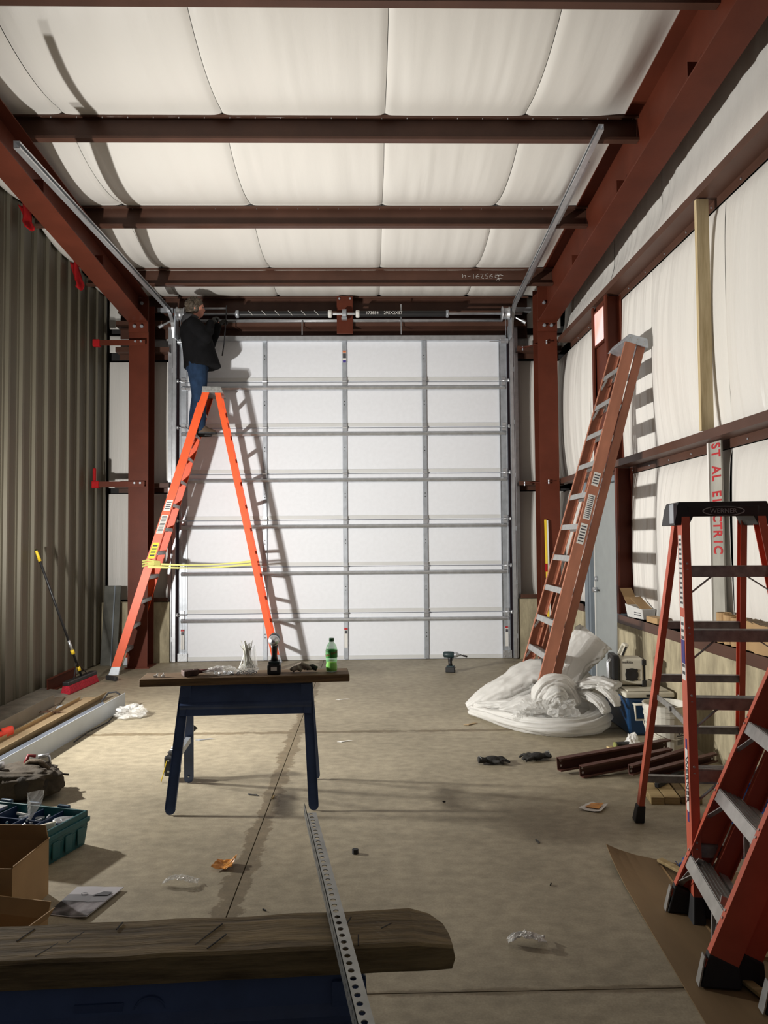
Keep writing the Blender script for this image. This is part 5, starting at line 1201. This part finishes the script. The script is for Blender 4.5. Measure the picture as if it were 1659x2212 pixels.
# gloves on the floor
def floor_glove(label, loc, rz, seed):
    random.seed(seed); o = thing('work_glove', label, 'glove', loc, rz, 'black gloves on the floor'); b = MB()
    b.sphere((0, 0, .028), (.060, .045, .026), 12, 8); b.tube([(-.05, 0, .025), (-.10, .01, .03)], [.036, .045], 10, flat=.5)
    for k in range(4): y = -.032 + .021 * k; b.tube([(.045, y, .025), (.08, y * 1.25, .03 + .008 * math.sin(seed + k)), (.112, y * 1.5 + random.uniform(-.012, .012), .014)], [.014, .012, .010], 8)
    b.tube([(.0, -.04, .022), (.03, -.07, .03), (.06, -.075, .014)], [.014, .013, .011], 8)
    b.build('shell', GLOVE, o, remesh=.007); MB().tube([(-.085, -.03, .045), (-.09, .0, .055), (-.085, .035, .045)], .004, 6).build('cuff_trim', mat('grey_trim', (.12, .12, .11), .7), o); return o
floor_glove('flat black work glove on the open floor, the left of two', (.84, 5.30, 0), R(10), 3); floor_glove('curled black work glove on the open floor, the right of two', (1.165, 5.37, 0), R(195), 8)
# scraps of packaging
def scrap(name, label, cat, pts, m, z=.004, curl=.02, loc=(0, 0, 0), seed=0., grp=None):
    c = [Vector((*p, 0)) for p in pts]
    def f(u, v): p = (c[0] * (1 - u) + c[1] * u) * (1 - v) + (c[3] * (1 - u) + c[2] * u) * v; return p + Vector((0, 0, z + curl * ((2 * u - 1) ** 2 * .5 + .6 * abs(nz(u * 3 + seed, v * 3)) + .4 * u * v)))
    o = MB().grid(10, 10, f).build(name, m, smooth=False, solid=.001, loc=loc); return tag(o, label, cat, grp)
WRAP = mat('orange_wrapper', (.62, .26, .035), .4, var=.35, vsc=20)
scrap('snack_wrapper', 'crumpled orange wrapper on the floor beside the long floor joint', 'wrapper', [(-.055, -.045), (.045, -.05), (.055, .05), (-.035, .04)], WRAP, curl=.035, loc=(-.70, 3.69, 0), seed=2)
o = scrap('paper_packet', 'white edged orange packet lying flat right of the gloves', 'packet', [(-.09, -.02), (.02, -.075), (.10, .03), (.01, .075)], WHITE, curl=.02, loc=(1.275, 4.39, 0), seed=5)
c2 = [(-.055, -.015), (.015, -.048), (.065, .02), (.005, .048)]
cc = [Vector((*p, 0)) for p in c2]
MB().grid(6, 6, lambda u, v: (cc[0] * (1 - u) + cc[1] * u) * (1 - v) + (cc[3] * (1 - u) + cc[2] * u) * v + Vector((0, 0, .018 + .008 * u * v))).build('orange_print', WRAP, o, solid=.001)
for nm, lab, loc, s, m_ in (('plastic_scrap', 'clear plastic strip curled on the floor left of the orange wrapper', (-.86, 3.50, 0), 1.0, CLEAR), ('paper_scrap', 'small crumpled white tissue on the near right floor', (.59, 2.95, 0), .9, WHITE)):
    b = MB(); b.grid(22, 8, lambda u, v: Vector(((u - .5) * .16 * s + .012 * nz(u * 6, v * 4, 1), (v - .5) * (.03 + .035 * u) + .015 * nz(u * 5, v * 3, 4), .012 + .028 * math.sin(PI * u) * (1 - .5 * u) + .018 * abs(nz(u * 9, v * 6, 2))))); o = b.build(nm, m_, loc=loc, smooth=False, solid=.0012); tag(o, lab, 'scrap')
small = [('nut', 'dark hex nut on the floor right of the angle iron', (-.08, 3.82, 0), .016, .022, RUBBER), ('wood_chip', 'pale wood chip on the long floor joint', (-.59, 4.66, 0), .03, .01, PINEX), ('plastic_sliver', 'black plastic sliver on the floor under the middle sawhorse', (-.72, 4.71, 0), .04, .008, BLACK),
         ('metal_strip', 'grey metal strip on the floor behind the middle sawhorse', (-1.30, 6.04, 0), .075, .006, GALVD), ('paper_strip', 'thin white paper strip on the far floor left of the drill', (-.27, 7.5, 0), .07, .004, WHITE), ('torn_paper', 'torn white paper bit on the floor right of the sawhorse', (-.20, 5.93, 0), .06, .006, WHITE),
         ('bent_nail', 'bent dark nail on the right floor before the red ladder', (.85, 3.93, 0), .03, .006, BLACK), ('pebble', 'small dark pebble on the open floor', (.43, 4.53, 0), .010, .012, RUBBER), ('bolt_stub', 'tiny bolt stub on the near right floor', (.80, 3.44, 0), .012, .01, RUBBER), ('screw', 'tiny dark screw on the floor left of the angle iron', (-.45, 3.25, 0), .014, .008, RUBBER), ('tan_husk', 'tan torn scrap on the floor left of the foam heap', (.84, 6.42, 0), .07, .012, KL)]
for i, (nm, lab, loc, l, h, m_) in enumerate(small):
    a = i * 1.3 if nm not in ('metal_strip', 'paper_strip') else .12; b = MB()
    if nm == 'nut': b.lathe([(.007, 0), (l, 0), (l, h), (.007, h)], 6)
    else: b.loft([ring((x * l, .15 * l * math.sin(x * 3), h * .5), .22 * l * q, h * .5 * q, 7, (0, 1, 0), (0, 0, 1)) for x, q in ((-1, .3), (-.5, 1), (.1, .8), (.6, .9), (1, .25))])
    o = b.build(nm, m_, loc=loc, rot=(0, 0, a)); tag(o, lab, 'debris')
# brown cardboard sheet under the near ladder, sticks on it, tarp
o = thing('cardboard_sheet', 'large brown cardboard sheet on the floor under the nearest ladder', 'cardboard', (1.4, 3.0, 0))
cs = [Vector((-.256, .738, 0)), Vector((-.37, -.95, 0)), Vector((.55, -.95, 0)), Vector((.55, .42, 0))]
def f(u, v):
    p = (cs[0] * (1 - u) + cs[1] * u) * (1 - v) + (cs[3] * (1 - u) + cs[2] * u) * v
    p.z = .003 + .055 * math.exp(-((u) / .10)) * math.exp(-v / .16) + .004 * abs(nz(u * 5, v * 6)) * (1 - sm(.2, .5, u)); return p
MB().grid(28, 20, f).build('sheet', KRAFTD, o, solid=.004)
MB().grid(20, 2, lambda u, v: f(.04 + .94 * u, .26 + .012 * v) + Vector((0, 0, .0035))).build('crease', KRAFT, o)
for k, (p0, p1, lab) in enumerate((((1.36, 3.62, .03), (1.46, 3.36, .03), 'splintered pale wood stick at the far end of the cardboard sheet'), ((1.28, 2.66, .022), (1.34, 2.40, .022), 'pale wood stick lying on the cardboard near the bottom edge'), ((1.42, 3.08, .02), (1.43, 2.78, .02), 'thin wood lath under the nearest ladder'))):
    b = MB(); b.bar(p0, p1, .035 if k < 2 else .05, .014); o = b.build('wood_stick', PINEX, bevel=.003); tag(o, lab, 'stick', 'sticks on the cardboard')
o = crumple((0, 0, 0), .26, .42, .13, 21.3, .35, 36, 22).build('tarp', TARP, smooth=False, loc=(1.80, 2.80, .008)); tag(o, 'crumpled blue tarp behind the nearest ladder', 'tarp')
o = crumple((0, 0, 0), .20, .20, .17, 25.3, .35, 30, 18).build('tarp', TARP, smooth=False, loc=(2.05, 4.02, 0)); tag(o, 'small bundle of blue tarp by the concrete stem', 'tarp')
o = scrap('tarp_scrap', 'small blue tarp scrap beside the red ladder foot', 'scrap', [(-.03, -.05), (.03, -.04), (.02, .05), (-.03, .04)], TARP, curl=.05, loc=(1.45, 3.55, 0), seed=3)
# things on the base girt ledge
o = thing('carton', 'small white and brown carton open on the girt ledge by the side door', 'box', (2.47, 6.98, .8245), R(8), 'boxes on the girt ledge')
CW = mat('white_card', (.62, .62, .60), .6, var=.1)
b = MB(); b.hexa([(-.05, -.20, 0), (.055, -.20, 0), (.055, .10, 0), (-.05, .10, 0)], [(-.07, -.22, .09), (.055, -.22, .09), (.055, .11, .12), (-.07, .11, .12)]); b.build('body', CW, o)
b = MB(); b.hexa([(-.07, -.20, .09), (.04, -.20, .09), (.04, -.195, .09), (-.07, -.195, .09)], [(-.08, .0, .19), (.03, .0, .19), (.03, .005, .19), (-.08, .005, .19)]); b.build('flap', KRAFT, o)
b = MB(); b.hexa([(-.07, .06, .115), (.04, .06, .115), (.04, .065, .115), (-.07, .065, .115)], [(-.09, .17, .26), (.03, .17, .26), (.03, .175, .26), (-.09, .175, .26)]); b.build('flap', KRAFT, o)
for z in (.03, .05): MB().box(-.0625, -.0605, -.17, -.05, z, z + .008).build('print_line', INK, o)
o = MB().box(-.04, .05, -.13, .12, 0, .05).build('kraft_block', KRAFT, loc=(2.455, 6.50, .8245), bevel=.004); tag(o, 'flat kraft carton lying on the girt ledge right of the open carton', 'box', 'boxes on the girt ledge')
o = thing('kraft_wrap', 'upright folded kraft cardboard wrap on the girt ledge behind the red ladder', 'cardboard', (2.46, 4.85, .8245))
for k in range(4):
    y = .40 - .105 * k; b = MB(); b.lathe([(.050, 0), (.050, .205 - .008 * k), (.046, .205 - .008 * k), (.046, 0)], 16, Matrix.Translation((0, y, 0))); b.build('roll', KRAFT, o, smooth=False)
b = MB(); b.grid(16, 8, lambda u, v: Vector((-.045 + .012 * nz(u * 6, v * 2) + .01 * math.sin(u * 14), .03 - .60 * u, .19 * v * (1 - .12 * u)))); b.build('sheet', KRAFT, o, solid=.006)
b = MB(); b.grid(16, 4, lambda u, v: Vector((-.045 + .10 * v, .03 - .60 * u, .19 * (1 - .12 * u) + .012 * nz(u * 8, v * 2)))); b.build('torn_top', mat('dark_kraft', (.16, .11, .06), .85, var=.3), o, solid=.004)
o = MB().box(-.03, .03, -.045, .045, 0, .07).build('yellow_box', mat('bright_yellow', (.85, .50, .01), .5, var=.05), loc=(2.455, 5.45, .8245), bevel=.006); tag(o, 'small bright yellow box on the girt ledge', 'box')
# level against the right column
o = thing('spirit_level', 'yellow spirit level leaning upright against the right column', 'level', (2.225, 9.44, 0))
MB().hexa([(-.012, -.03, 0), (.012, -.03, 0), (.012, .0, 0), (-.012, .0, 0)], [(-.028, .02, 1.80), (-.004, .02, 1.80), (-.004, .05, 1.80), (-.028, .05, 1.80)]).build('beam', YELLOW, o, bevel=.003)
MB().hexa([(.0125, -.028, .0), (.030, -.028, 0), (.030, -.002, 0), (.0125, -.002, 0)], [(-.0035, .022, 1.79), (.016, .022, 1.79), (.016, .048, 1.79), (-.0035, .048, 1.79)]).build('edge', STICK, o)
for z in (.5, 1.2): MB().box(-.034, -.006, -.035 + .028 * z, -.026 + .028 * z, z - .05, z + .05).build('vial_window', RED if z > 1 else BLACK, o)
